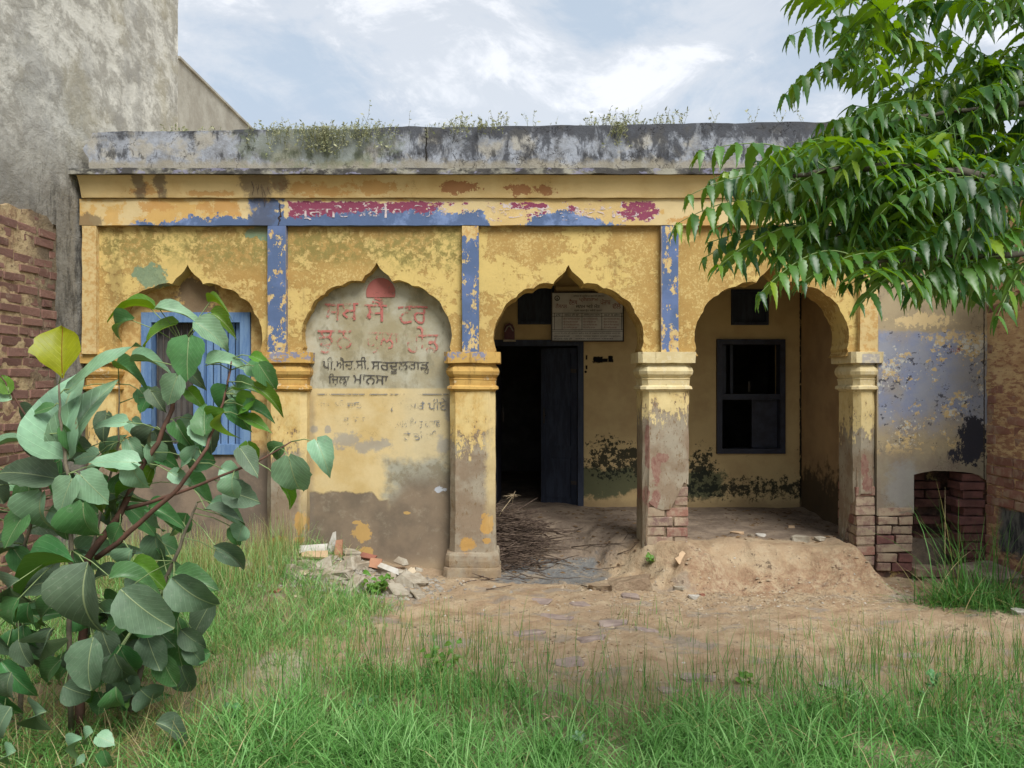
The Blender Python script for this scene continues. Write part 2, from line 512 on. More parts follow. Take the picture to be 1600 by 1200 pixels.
def m_blind(g):
    u, v = g.fuv()
    n1 = g.n(3, 6, .65, 1); n2 = g.n(12, 7, .7, 2); r = g.rag(1, 6, 6, .65); r2 = g.rag(4, 15, 6, .7)
    up = g.mix(g.sm(n1, .4, .62), C(196, 190, 166), C(176, 164, 132))
    up = g.mix(g.sm(g.n(6, 6, .65, 5, sc=(1.5, 1, .8)), .52, .64, 0, .7), up, C(146, 138, 112))
    up = g.mix(g.box(510, 670, 480, 560, 40, 20, r) * .4, up, C(160, 142, 98))
    low = g.mix(g.sm(n1, .4, .65), C(226, 198, 140), C(214, 180, 112))
    low = g.mix(g.sm(u + r * 90, 600, 650, 0, .6), low, C(214, 200, 162))
    c = g.mix(g.sm(v + r2 * 3, 605, 609), up, low)
    ghost = g.any([g.blob(535, 690, 24, 12, .7, .3, r2), g.blob(565, 700, 22, 10, .7, .3, r2), g.blob(585, 698, 20, 9, .7, .3, r2), g.blob(690, 695, 10, 14, .6, .4), g.blob(700, 640, 8, 20, .8, .5, r2), g.blob(505, 672, 5, 6, .5), g.blob(482, 672, 6, 8, .5, .3)])
    c = g.mix(ghost * .55, c, C(140, 148, 158))
    g2 = g.box(598, 710, 722, 900, 26, 14, r)
    gg = g.mix(g.sm(n2, .42, .6), C(176, 172, 152), C(150, 140, 116))
    c = g.mix(g2, c, gg)
    # bare render below, its edge stepping down to the left patch
    lim = 770 - g.sm(u, 500, 530, -4, -4) + g.sm(u, 575, 590, 0, 12) - g.sm(u, 600, 640, 0, 36) + r * 16 + r2 * 12
    bare = g.sm(v - lim, -2, 2) * g.sm(u, 604, 598) + g.sm(v - lim + r * 40, -24, 24) * g.sm(u, 598, 604)
    bc = g.mix(g.sm(n1, .4, .62), C(146, 126, 104), C(128, 112, 94))
    bc = g.mix(g.sm(n2, .54, .66, 0, .4), bc, C(172, 158, 134))
    c = g.mix(bare, c, bc)
    spots = g.any([g.blob(560, 838, 15, 14, .5, .08, r2), g.blob(632, 807, 6, 3, .4, .1), g.blob(550, 822, 6, 3, .4), g.blob(566, 868, 12, 8, .6, .1, r2), g.blob(440, 820, 12, 18, .7, .1)])
    c = g.mix(spots * .9, c, C(206, 160, 80))
    c = g.mix(g.blob(684, 770, 8, 5, .9, .1, r2), c, C(190, 196, 204))
    c = g.mix(g.sm(v + r * 30, 872, 896, 0, .7), c, C(182, 158, 124))
    edge = g.sm(g.mx(482 - u, u - 698) + r * 14, -6, 4, 0, .45) * g.sm(v, 600, 640)
    c = g.mix(edge, c, C(128, 118, 106))
    crk = g.crack(1.7, 4, .004, .5) * g.sm(n1, .5, .56)
    c = g.mix(crk, c, C(110, 92, 70))
    return {'c': shade(g, c, .12), 'h': n2 * .6 + g.n(50, 4, .7, 7) * .5 - bare * .6}


def m_bayone(g):
    u, v = g.fuv()
    n1 = g.n(4, 6, .65, 1); n2 = g.n(15, 7, .7, 2); r = g.rag(1, 7, 6, .7)
    c = g.mix(g.sm(n2, .42, .58), C(222, 184, 108), C(196, 150, 76))
    c = g.mix(g.any([g.blob(292, 458, 34, 26, .5, .1, r), g.blob(280, 478, 30, 10, .6, .1, r)]) * .9, c, C(134, 112, 88))
    c = g.mix(g.sm(v + r * 50, 690, 720), c, g.mix(g.sm(n1, .4, .6), C(150, 128, 108), C(124, 108, 94)))
    return {'c': shade(g, c, .13), 'h': n2 + g.n(50, 4, .7, 7) * .5}


def m_pier(g):
    u, v = g.fuv()
    n1 = g.n(4, 6, .65, 1); n2 = g.n(18, 7, .72, 2); n3 = g.n(34, 5, .72, 3); r = g.rag(1, 7, 6, .7); r2 = g.rag(4, 18, 6, .7)
    c = g.mix(g.sm(n1, .4, .62), C(184, 164, 128), C(166, 148, 118))
    c = g.mix(g.blob(1440, 500, 40, 10, .9, .1, r2), c, C(226, 196, 140))
    blue = g.sm(v + r * 24, 514, 522) * g.sm(v + r * 60, 690, 640) * g.sm(u, 1372, 1376)
    bc = g.mix(g.sm(g.n(5, 6, .66, 6), .42, .6), C(154, 162, 180), C(134, 150, 186))
    bc = g.mix(g.sm(u + r * 70, 1470, 1530, 0, .6) * g.sm(v, 640, 600), bc, C(164, 158, 148))
    c = g.mix(blue * .9 * g.sm(g.n(3, 5, .6, 19), .3, .5, .55, 1), c, bc)
    fl = g.sm(n2 + (n1 - .5) * .9, .575, .595) * g.box(1372, 1542, 515, 710, 30, 10, r)
    c = g.mix(fl * .9, c, C(218, 184, 122))
    fl2 = g.sm(n3 + (n1 - .5) * .8 + g.sm(u, 1376, 1480, .04, 0), .62, .64) * g.box(1372, 1542, 530, 690, 30, 10, r)
    c = g.mix(fl2, c, C(214, 212, 200))
    bk = .85 * g.sm(g.n(26, 6, .72, 14, sc=(.8, 1, 1)) + (g.n(5, 4, .6, 15) - .5) * .5, .61, .63) * g.box(1372, 1542, 518, 700, 20, 6, r)
    c = g.mix(bk, c, C(62, 62, 74))
    tar = g.any([g.blob(1522, 688, 22, 40, .5, .1, r2), g.blob(1505, 712, 34, 11, .7, .1, r2)]) * g.sm(u, 1478, 1486) * g.sm(g.n(30, 6, .75, 51, sc=(1.8, 1, .5)) + g.blob(1528, 690, 16, 34, 0, .5) * .2, .42, .47)
    c = g.mix(tar, c, C(58, 58, 68))
    low = g.mix(g.sm(n1, .4, .62), C(158, 146, 122), C(146, 130, 112))
    c = g.mix(g.sm(v + r * 50, 690, 730) * (1 - tar), c, low)
    c = g.mix(g.blob(1412, 760, 26, 34, .6, .4, r) * .6, c, C(158, 160, 158))
    crk = g.crack(1.9, 6, .005, .8) * g.sm(n1, .47, .52)
    crk = g.mx(crk, g.sm(g.math('ABSOLUTE', u - 1540 + r2 * 4), 1.6, .4))
    c = g.mix(crk, c, C(70, 60, 50))
    return {'c': shade(g, c, .13), 'h': n2 * .7 + n3 * .4 + blue * .3}


def m_inner(g):
    g.Y = 8.2
    u, v = g.fuv(8.2)
    n1 = g.n(2.4, 5, .6, 1); n2 = g.n(12, 6, .7, 2); r = g.rag(1, 6, 6, .7); r2 = g.rag(4, 16, 6, .72)
    c = g.mix(g.sm(n1, .4, .65), C(222, 184, 106), C(206, 166, 92))
    grn = g.box(905, 1130, 734, 775, 26, 6, r)
    c = g.mix(grn * .85, c, C(78, 96, 66))
    mould = g.any([g.blob(955, 716, 34, 26, 1.1, .08, r2) * g.sm(n2 + r * .6, .43, .47), g.blob(1000, 728, 18, 18, 1.1, .08, r2), g.blob(1095, 732, 20, 26, 1.2, .1, r2) * g.sm(n2, .42, .46), g.blob(992, 708, 12, 10, .6, .1, r2),
                   g.box(1070, 1260, 752, 775, 34, 5, r2) * g.sm(n2, .4, .5), g.sm(n2, .66, .69) * g.box(905, 1250, 690, 760, 20, 6)])
    c = g.mix(mould * .93, c, C(44, 50, 40))
    sten = g.any([g.box(926, 942, 557, 567, 3, 1, r2), g.box(940, 950, 560, 566, 1, 1, r2), g.box(950, 958, 556, 566, 2, 1, r2), g.box(915, 918, 555, 562, 1, .8), g.box(915, 918, 571, 577, 1, .8), g.blob(915, 581, 2, 2, 0)])
    c = g.mix(sten, c, C(20, 20, 22))
    crk = g.sm(g.math('ABSOLUTE', u - 1251 + r2 * 5), 2.4, .8) * g.sm(n2, .36, .44)
    c = g.mix(crk, c, C(40, 34, 26))
    c = g.mix(g.sm(v + r * 24, 776, 790, 0, .6), c, C(164, 128, 74))
    return {'c': shade(g, c, .1, .78), 'h': n2 * .5 - mould * .4}


def m_sidewall(g):
    x, y, z = g.xyz()
    n1 = g.n(2.4, 5, .6, 1); n2 = g.n(12, 6, .7, 2)
    c = g.mix(g.sm(n1, .4, .65), C(196, 158, 108), C(178, 142, 98))
    c = g.mix(g.sm(z + (n2 - .5) * .9 + (n1 - .5) * .6, .85, .6, 0, .85), c, C(62, 56, 46))
    return {'c': shade(g, c, .1), 'h': n2}


M = {}
for nm, fn, kw in [
    ('panel', m_panel, dict(bump=.55, dist=.006)), ('frieze', m_frieze, dict(bump=.4, dist=.005)), ('cove', m_cove, dict(bump=.35, dist=.005)),
    ('parapet', m_parapet, dict(bump=.7, dist=.015)), ('slab', m_slab, dict(bump=.6, dist=.012)), ('strip', m_strip, dict(bump=.45, dist=.005)),
    ('cap', m_cap, dict(bump=.4, dist=.004)), ('blind', m_blind, dict(bump=.35, dist=.005)), ('bayone', m_bayone, dict(bump=.5, dist=.006)),
    ('pier', m_pier, dict(bump=.5, dist=.006)), ('inner', m_inner, dict(bump=.3, dist=.004)), ('sidewall', m_sidewall, dict(bump=.3, dist=.004)),
    ('shaftB', m_shaft(444, 700), dict(bump=.5, dist=.006)), ('shaftC', m_shaft(738, 690), dict(bump=.5, dist=.006)),
    ('shaftD', m_shaft(1042, 645, [(1026, 735, 7, 22), (1026, 775, 7, 10), (1020, 790, 9, 10), (1035, 715, 10, 8), (1012, 700, 3, 40), (1010, 775, 5, 16)]), dict(bump=.5, dist=.006)),
    ('shaftE', m_shaft(1342, 668, [(1352, 728, 6, 16), (1358, 758, 9, 14)]), dict(bump=.5, dist=.006)),
]:
    M[nm] = material(nm, fn, **kw)


def simple(name, a, b, scale=8, rough=.85, spec=.2, amp=.15, bump=.4, dist=.004, seed=0, **kw):
    def f(g):
        n = g.n(scale, 6, .68, seed)
        return {'c': shade(g, g.mix(g.sm(n, .36, .64), a, b), amp), 'h': n + g.n(scale * 6, 4, .7, seed + 1) * .5}
    return material(name, f, rough, spec, bump, dist, **kw)


M['brick'] = material('brick', lambda g: {'c': shade(g, g.mix(g.sm(g.n(9, 6, .7, 2), .45, .66, 0, .8), g.mix(g.rnd(), g.mix(g.sm(g.rnd() * 7.3 - g.math('FLOOR', g.rnd() * 7.3), .3, .7), C(150, 96, 84), C(128, 82, 76)), C(164, 112, 94)), C(180, 156, 132)), .2), 'h': g.n(45, 6, .75, 1)}, bump=.7, dist=.006)
M['dusty_brick'] = material('dusty_brick', lambda g: {'c': shade(g, g.mix(g.sm(g.n(9, 7, .74, 2), .38, .58, 0, .92), g.mix(g.rnd(), C(136, 104, 98), C(156, 116, 100)), C(184, 162, 134)), .2), 'h': g.n(45, 6, .75, 1)}, bump=.7, dist=.006)
M['old_brick'] = material('old_brick', lambda g: {'c': shade(g, g.mix(g.sm(g.n(8, 6, .7, 2), .55, .7, 0, .6), g.mix(g.rnd(), C(132, 94, 84), C(156, 112, 98)), C(204, 182, 150)), .2), 'h': g.n(45, 6, .75, 1)}, bump=.8, dist=.007)
M['niche_brown'] = material('niche_brown', lambda g: {'c': shade(g, g.mix(g.sm(g.n(6, 6, .7, 3), .56, .62), g.mix(g.sm(g.n(12, 6, .7, 1), .4, .6), C(120, 86, 74), C(86, 66, 58)), C(178, 148, 90)), .2), 'h': g.n(30, 6, .7, 2)}, bump=.8, dist=.01)  # dark brown niche masonry, mottled with yellowish patches
M['niche_brick'] = simple('niche_brick', C(132, 82, 74), C(96, 62, 56), 12, amp=.2, bump=.7, dist=.006)  # darker red-brown for the bricks at the niche back
M['jamb_brick'] = simple('jamb_brick', C(138, 86, 80), C(112, 72, 68), 10, amp=.2, bump=.8, dist=.007)
M['mortar'] = simple('mortar', C(150, 126, 98), C(110, 90, 74), 14, amp=.2, bump=.7, dist=.01)


def m_leftmortar(g):
    x, y, z = g.xyz()
    n = g.n(7, 6, .7, 1); n2 = g.n(20, 5, .7, 2)
    c = g.mix(g.sm(n, .4, .6), C(206, 178, 132), C(170, 136, 100))
    c = g.mix(g.sm(n2, .56, .66, 0, .8), c, C(120, 92, 76))
    c = g.mix(g.sm(y + (n - .5) * .5, 5.55, 5.95, 0, .8), c, C(110, 98, 84))
    return {'c': shade(g, c, .18), 'h': n2 + n}


M['leftmortar'] = material('leftmortar', m_leftmortar, bump=.9, dist=.015)


def m_rightmortar(g):
    x, y, z = g.xyz()
    n = g.n(5, 6, .7, 1, sc=(1, .7, 1.6)); n2 = g.n(20, 6, .7, 2, sc=(1, .5, 1.6))
    c = g.mix(g.sm(n, .4, .6), C(222, 188, 138), C(200, 158, 114))
    c = g.mix(g.sm(n2 + g.sm(z, 2.4, 1.2, 0, .12), .56, .66, 0, .8), c, C(158, 104, 82))
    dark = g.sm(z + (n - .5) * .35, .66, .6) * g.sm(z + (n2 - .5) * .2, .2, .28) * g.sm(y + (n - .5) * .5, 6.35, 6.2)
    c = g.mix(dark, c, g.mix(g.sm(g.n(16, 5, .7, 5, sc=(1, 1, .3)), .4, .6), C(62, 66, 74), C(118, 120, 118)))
    return {'c': shade(g, c, .16), 'h': n2 + n}


M['rightmortar'] = material('rightmortar', m_rightmortar, bump=.9, dist=.014)


def m_tall(g):
    x, y, z = g.xyz()
    n1 = g.n(1.3, 7, .68, 1, sc=(1, 1, .8)); n2 = g.n(5, 8, .74, 2, sc=(1, .8, 1.1), dist=.15); n3 = g.n(1, 4, .6, 3)
    c = g.mix(g.sm(n2, .42, .58), C(232, 228, 214), C(184, 179, 166))
    c = g.mix(g.sm(n1, .48, .66, 0, .6), c, C(164, 162, 156))
    c = g.mix(g.sm(n3 + (n2 - .5) * .3, .5, .66, 0, .6), c, C(190, 180, 152))
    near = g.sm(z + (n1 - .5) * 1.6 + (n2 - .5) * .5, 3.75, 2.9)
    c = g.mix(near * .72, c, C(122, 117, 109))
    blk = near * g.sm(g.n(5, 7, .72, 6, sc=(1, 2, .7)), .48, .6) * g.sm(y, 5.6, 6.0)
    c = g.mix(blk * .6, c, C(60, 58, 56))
    c = g.mix(near * g.sm(g.n(9, 6, .7, 8), .58, .66) * .7, c, C(160, 154, 140))
    return {'c': shade(g, c, .14), 'h': n2 * 1.2 + n1}


M['tall'] = material('tall', m_tall, bump=.75, dist=.03)
M['tall_low'] = simple('tall_low', C(196, 190, 174), C(172, 164, 148), 3, amp=.12, dist=.02)
M['bluewood'] = material('bluewood', lambda g: {'c': shade(g, g.mix(g.sm(g.n(6, 6, .7, 1, sc=(3, 3, .5)), .42, .6), C(84, 128, 176), C(110, 150, 190)), .12), 'h': g.n(20, 5, .7, 2, sc=(3, 3, .3))}, rough=.6, bump=.3, dist=.003)
M['darkwood'] = material('darkwood', lambda g: {'c': shade(g, g.mix(g.sm(g.n(6, 6, .7, 1, sc=(3, 3, .5)), .42, .6), C(54, 60, 74), C(66, 74, 90)), .12), 'h': g.n(20, 5, .7, 2, sc=(3, 3, .3))}, rough=.55, bump=.3, dist=.003)
M['blackframe'] = simple('blackframe', C(44, 46, 58), C(56, 60, 76), 8, .5, .3, .12, .3, .003)
M['darkroom'] = simple('darkroom', C(120, 114, 108), C(96, 92, 88), 3)
M['iron'] = simple('iron', C(60, 58, 60), C(86, 74, 66), 20, .6, .3)
M['ceiling'] = simple('ceiling', C(214, 200, 176), C(184, 170, 146), 3)

# ------------------------------------------------------------------ the yellow verandah building
B = thing('veranda_building', 'low yellow plastered building with four scalloped arches and a weedy grey parapet', 'building', (0, 6.5, 0))
XL, XR = -3.62, 3.97
YF, YP = 6.40, 6.45                      # frame of frieze and strips, recessed arch panels

# parapet: grey wall along the roof edge, taller at the right
mb = MB()
mb.gbox(fx(141), XR, YF, YF + .24, at(0, 262, 6.4).z - .05, fz(200), .06)
out = []
for p in mb.v:
    x, y, z = p
    if z > 3.6: z += -.037 + (x + 3.5) / 6 * .09 + mn.noise(Vector((x * 1.7, 3, 1))) * .012
    if x < fx(141) + .01: x += .06 * mn.noise(Vector((1, y * 3, z * 9))) - (.05 if 3.5 < z < 3.62 else 0)
    out.append((x, y, z))
mb.v = out
mb.wob(.011, 4, 3)
mb.build('parapet', M['parapet'], B, True)
# cornice slab
mb = MB(); mb.gbox(fx(112), XR, 6.27, YF + .3, at(0, 271.5, 6.27).z, at(0, 262.5, 6.27).z, .035)
mb.wob(.012, 5, 8, (0, 1, .5))
mb.build('cornice', M['slab'], B)
# cove between cornice and frieze
zc0, zc1 = fz(310), at(0, 271.5, 6.27).z - .002
mb = MB()
prof = [(6.375, zc0)] + [(6.372 - .075 * (1 - cos(t * pi / 2)) , zc0 + .01 + (zc1 - zc0 - .01) * sin(t * pi / 2) ** 1.0 * (.35 + .65 * t)) for t in np.linspace(0, 1, 8)]
xs0, xs1 = fx(130), XR
mb.grid(lambda a, b: (xs0 + (xs1 - xs0) * a, prof[min(8, int(round(b * 8)))][0], prof[min(8, int(round(b * 8)))][1]), 150, 8)
mb.grid(lambda a, b: (xs0 + (xs1 - xs0) * a, 6.375 + .06 * b, zc0), 150, 2, True)
for b in range(8):
    mb.add([(xs0, prof[b][0], prof[b][1]), (xs0, 6.5, prof[b][1]), (xs0, 6.5, prof[b + 1][1]), (xs0, prof[b + 1][0], prof[b + 1][1])], [(3, 2, 1, 0)])
mb.wob(.006, 4, 5, (1, 1, .6))
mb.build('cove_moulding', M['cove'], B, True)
# flat frieze
mb = MB(); mb.gbox(fx(124), XR, YF, YF + .4, fz(352), zc0 - .002, .05); mb.wob(.004, 6, 2)
mb.build('frieze', M['frieze'], B)

BAYS = [(150, 418, 289, 412), (447, 722, 587, 408), (748, 1033, 889, 412), (1060, 1344, 1209, 410)]
HALF = [(0, 0), (2, 4.5), (5.5, 10), (11, 16), (18, 21.5), (22, 26.5), (24, 30.5)]
CUSP = [(24, 30), (55, 37), (83, 51), (105, 76), (115, 134)]


def arch_half():
    pts = list(HALF)
    for (x0, y0), (x1, y1) in zip(CUSP[:-1], CUSP[1:]):
        last = (x1, y1) == CUSP[-1]
        L = sqrt((x1 - x0) ** 2 + (y1 - y0) ** 2)
        nx, ny = (y1 - y0) / L, -(x1 - x0) / L
        bul = .13 * L if not last else .13 * L
        n = 6 if not last else 10
        for i in range(1, n + 1):
            t = i / n
            h = sin(pi * t) ** .8 * bul if i < n else 0
            pts.append((x0 + (x1 - x0) * t + nx * h, y0 + (y1 - y0) * t + ny * h))
    pts += [(117, 139), (112, 147)]
    return pts


AH = arch_half()
for k, (x0, x1, cx, ay) in enumerate(BAYS):
    rnd = random.Random(k)
    sx = 1.0 if k != 3 else 1.03
    left = [(fx(cx - dx * sx + rnd.uniform(-.7, .7)), fz(ay + dy + rnd.uniform(-.6, .6))) for dx, dy in AH]
    right = [(fx(cx + dx * sx + rnd.uniform(-.7, .7)), fz(ay + dy + rnd.uniform(-.6, .6))) for dx, dy in AH]
    yb = 556
    poly = [(fx(x0), fz(350))] + [(fx(x0), fz(yb)), (fx(cx - 112 * sx), fz(yb))] + left[::-1][1:] + right[1:] + [(fx(cx + 112 * sx), fz(yb)), (fx(x1), fz(yb)), (fx(x1), fz(350))]
    mb = MB()
    mb.prism(poly, YP, YP + .34)
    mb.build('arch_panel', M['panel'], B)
# blue strips between the panels
for x0, x1 in [(128, 150), (418, 447), (722, 748), (1033, 1060), (1344, 1372)]:
    mb = MB(); mb.gbox(fx(x0), fx(x1), YF, YP + .34, fz(553), fz(352.5), .05); mb.wob(.004, 6, x0)
    mb.build('pilaster_strip', M['strip'], B)


# columns
def sect(cx, cy, w, d, c, z):
    """chamfered rectangle"""
    return [(cx - w + c, cy - d, z), (cx + w - c, cy - d, z), (cx + w, cy - d + c, z), (cx + w, cy + d - c, z), (cx + w - c, cy + d, z), (cx - w + c, cy + d, z), (cx - w, cy + d - c, z), (cx - w, cy - d + c, z)]


def dens(secs, st=.03):
    """subdivide a loft along its height and round each section so that it can be roughened"""
    out = []
    for a, b in zip(secs[:-1], secs[1:]):
        n = max(1, int(abs(a[0][2] - b[0][2]) / st))
        for i in range(n): out.append([Vector(p).lerp(Vector(q), i / n) for p, q in zip(a, b)])
    out.append([Vector(p) for p in secs[-1]])
    fin = []
    for s in out:
        r = []
        for i in range(len(s)):
            p, q = s[i], s[(i + 1) % len(s)]
            n = max(1, int((q - p).length / .05))
            r += [p.lerp(q, j / n) for j in range(n)]
        fin.append(r)
    n = min(len(r) for r in fin)
    if any(len(r) != n for r in fin):
        fin = []
        for s in out:
            r = []
            for i in range(len(s)):
                p, q = s[i], s[(i + 1) % len(s)]
                m = 5 if i % 2 == 0 else 2
                r += [p.lerp(q, j / m) for j in range(m)]
            fin.append(r)
    return fin


CAPP = [(550, 45, 6), (567, 44.5, 6), (568, 36, 7), (571, 37.5, 9), (575, 41, 10), (580, 42.5, 11), (585, 41.5, 11), (589, 38.5, 10), (591, 37, 9), (592, 38.5, 8), (594, 37.5, 8), (602, 37, 8), (604, 40.5, 8), (608, 41, 8), (610, 37, 8), (612, 36, 8)]
CY = 6.60
BR = []
for i in range(5):
    rnd = random.Random(40 + i)
    bm = bmesh.new(); bmesh.ops.create_cube(bm, size=1)
    for v in bm.verts: v.co = Vector((v.co.x * .22, v.co.y * .105, v.co.z * .07))
    bmesh.ops.bevel(bm, geom=list(bm.edges), offset=.005, segments=1, affect='EDGES')
    for v in bm.verts: v.co += Vector((rnd.uniform(-1, 1) * .005, rnd.uniform(-1, 1) * .004, rnd.uniform(-1, 1) * .005))
    me = bpy.data.meshes.new('brick'); bm.to_mesh(me); bm.free()
    BR.append(me)
BRM = {}


def brick(parent, mat, x, y, z, lx, ly, lz, rz=0, tilt=.015):
    """one brick of lx by ly by lz metres, its mesh shared"""
    i = random.randrange(5); y += random.uniform(-.004, .006)
    if (i, mat) not in BRM:
        me = BR[i].copy(); me.name = 'brick'; me.materials.append(M[mat]); BRM[(i, mat)] = me
    mw = Matrix.Translation((x, y, z)) @ Matrix.Rotation(rz + random.uniform(-tilt, tilt), 4, 'Z') @ Matrix.Rotation(random.uniform(-tilt, tilt), 4, 'Y') @ Matrix.Diagonal((lx / .22, ly / .105, lz / .07, 1))
    return link('brick', BRM[(i, mat)], parent, mw)


def column(cx, half, mat, sc=1, ybase=900, base=False, shell=None, dep=None, courses=None):
    """capital, plaster shaft, optional moulded base, and bare bricks where the plaster is gone"""
    X = fx(cx); k = half / 36
    w0 = 36.5 * k / K
    d0 = dep / K if dep else w0                      # half depth, towards the verandah
    lo = fz(ybase)
    # shaft: rows run from a (ragged) foot to the capital
    top = fz(612)
    ring = None
    mb = MB()
    rings = []
    nrow = 46
    base_ring = dens([sect(X, CY, w0, d0, 9 / K, 0), sect(X, CY, w0, d0, 9 / K, .001)])[0]
    feet = []
    for p in base_ring:
        f = lo
        if shell:
            ang = atan2(p.x - X, -(p.y - CY))          # 0 faces the camera, positive to the right
            f = fz(shell(ang) + 9 * mn.noise(Vector((ang * 6, cx, 0))) + 5 * mn.noise(Vector((ang * 17, cx, 3))))
        feet.append(f)
    for j in range(nrow + 1):
        t = j / nrow
        r = []
        for p, f in zip(base_ring, feet):
            z = f + (top - f) * t
            fl = 1 + .06 * max(0, (fz(800) - z)) * (1 if base else .3) / .5
            r.append((X + (p.x - X) * fl, CY + (p.y - CY) * fl, z))
        rings.append(r)
    if shell:                                          # give the broken foot a lip
        inner = [(X + (p[0] - X) * .93, CY + (p[1] - CY) * .93, p[2] + .004) for p in rings[0]]
        rings = [inner] + rings
    mb.loft(rings, True); mb.wob(.006, 5, cx)
    col = mb.build('column', M[mat], B, False)
    mb = MB()
    mb.loft(dens([sect(X, CY, w0 + (w - 36.5) / K, d0 + (w - 36.5) / K, c / K, fz(py)) for py, w, c in CAPP][::-1], .02)); mb.wob(.004, 7, cx + 3)
    mb.build('capital', M['cap'], col, False)
    if base:
        mb = MB()
        P = [(863, 37), (864, 40.5), (868, 42), (876, 42.5), (884, 42), (886.5, 41.5), (887, 44), (890, 44.5), (909, 45), (918, 45)]
        mb.loft(dens([sect(X, CY, w / K, w / K, 6 / K, fz(py) * 1.0) for py, w in P][::-1], .02)); mb.wob(.008, 6, cx)
        mb.build('base', M[mat], col, False)
    if courses:
        y0, n = courses
        mb = MB(); wc = w0 - .022; wd = d0 - .022
        mb.gbox(X - wc, X + wc, CY - wd, CY + wd, lo - .05, fz(y0 - 40), .05); mb.wob(.004, 9, 1)
        mb.build('mortar_core', M['mortar'], col)
        h = 15.6 / K
        for c in range(n):
            z = fz(y0) - h * (c + .5) if False else fz(ybase) + h * (c + .5)
            wtot = 2 * w0 - .012
            spl = .48 if c % 2 else .66
            for a, b in ((.05 if cx < 1100 else .04, spl), (spl, 1)) if half > 25 else ((.0, 1),):
                l = (b - a) * wtot - .012
                xx = X - wtot / 2 + (a + b) / 2 * wtot
                brick(col, random.choice(['brick', 'dusty_brick', 'dusty_brick']), xx, CY - d0 + .0625 + random.uniform(0, .006), z + random.uniform(-.004, .004), l - random.uniform(0, .012), .105, h - random.uniform(.008, .02), 0, .03)
                brick(col, 'brick', xx, CY + d0 - .056 - random.uniform(0, .004), z, l, .105, h - .011)
            if half > 25: brick(col, 'brick', X + w0 - .064, CY, z, .105, .16, h - .011)
            else:
                for yy, ll in ((-.065, .115), (.065, .115)): brick(col, random.choice(['brick', 'dusty_brick']), X - w0 + .052 + random.uniform(0, .006), CY + yy, z, .08, ll, h - random.uniform(.008, .018), 0, .03)
    return col


column(146, 24, 'shaftB')
column(444, 31, 'shaftB', ybase=890)
column(738, 35, 'shaftC', base=True)
column(1042, 36, 'shaftD', ybase=886, shell=lambda a: 884 if a < -.74 or abs(a) > 1.8 else (788 + 12 * math.exp(-((a) / .25) ** 2) if a < .25 else 788 - 34 * min(1, (a - .25) / .35)), courses=(790, 8))
column(1355, 17, 'shaftE', ybase=885, dep=35, shell=lambda a: 772 + (70 if a > 1.2 or a < -2 else 0) + (18 if a < -.5 else 0), courses=(770, 8))

# blind wall of the second bay and the window wall of the first
mb = MB(); mb.gbox(fx(455), fx(728), 6.57, 6.75, -.1, fz(400), .08); mb.wob(.005, 3, 4)
mb.build('blind_wall', M['blind'], B, True)
WX0, WX1, WZ0, WZ1 = fx(222) * 1.03, fx(392) * 1.03, at(0, 710, 6.6).z, at(0, 488, 6.6).z


def wall_holes(x0, x1, z0, z1, y0, y1, holes):
    mb = MB()
    xs = sorted({x0, x1, *[h[0] for h in holes], *[h[1] for h in holes]}); zs = sorted({z0, z1, *[h[2] for h in holes], *[h[3] for h in holes]})
    inh = lambda x, z: x < x0 or x > x1 or z < z0 or z > z1 or any(h[0] < x < h[1] and h[2] < z < h[3] for h in holes)
    for a, b in zip(xs[:-1], xs[1:]):
        for c, d in zip(zs[:-1], zs[1:]):
            mx, mz = (a + b) / 2, (c + d) / 2
            if inh(mx, mz): continue
            mb.add([(a, y0, c), (b, y0, c), (b, y0, d), (a, y0, d)], [(0, 1, 2, 3)])
            mb.add([(a, y1, c), (b, y1, c), (b, y1, d), (a, y1, d)], [(3, 2, 1, 0)])
            e = 1e-4
            if inh(a - e, mz): mb.add([(a, y0, c), (a, y1, c), (a, y1, d), (a, y0, d)], [(3, 2, 1, 0)])
            if inh(b + e, mz): mb.add([(b, y0, c), (b, y1, c), (b, y1, d), (b, y0, d)], [(0, 1, 2, 3)])
            if inh(mx, c - e): mb.add([(a, y0, c), (b, y0, c), (b, y1, c), (a, y1, c)], [(3, 2, 1, 0)])
            if inh(mx, d + e): mb.add([(a, y0, d), (b, y0, d), (b, y1, d), (a, y1, d)], [(0, 1, 2, 3)])
    return mb


wall_holes(fx(150), fx(432), -.1, fz(400), 6.6, 6.78, [(WX0, WX1, WZ0, WZ1)]).build('window_wall', M['bayone'], B)


def frame_mb(x0, x1, z0, z1, y0, y1, t, tb=None):
    mb = MB(); tb = t if tb is None else tb
    mb.box(x0, x0 + t, y0, y1, z0, z1); mb.box(x1 - t, x1, y0, y1, z0, z1)
    mb.box(x0 + t, x1 - t, y0 + .002, y1, z1 - t, z1)
    if tb: mb.box(x0 + t, x1 - t, y0 + .002, y1, z0, z0 + tb)
    return mb


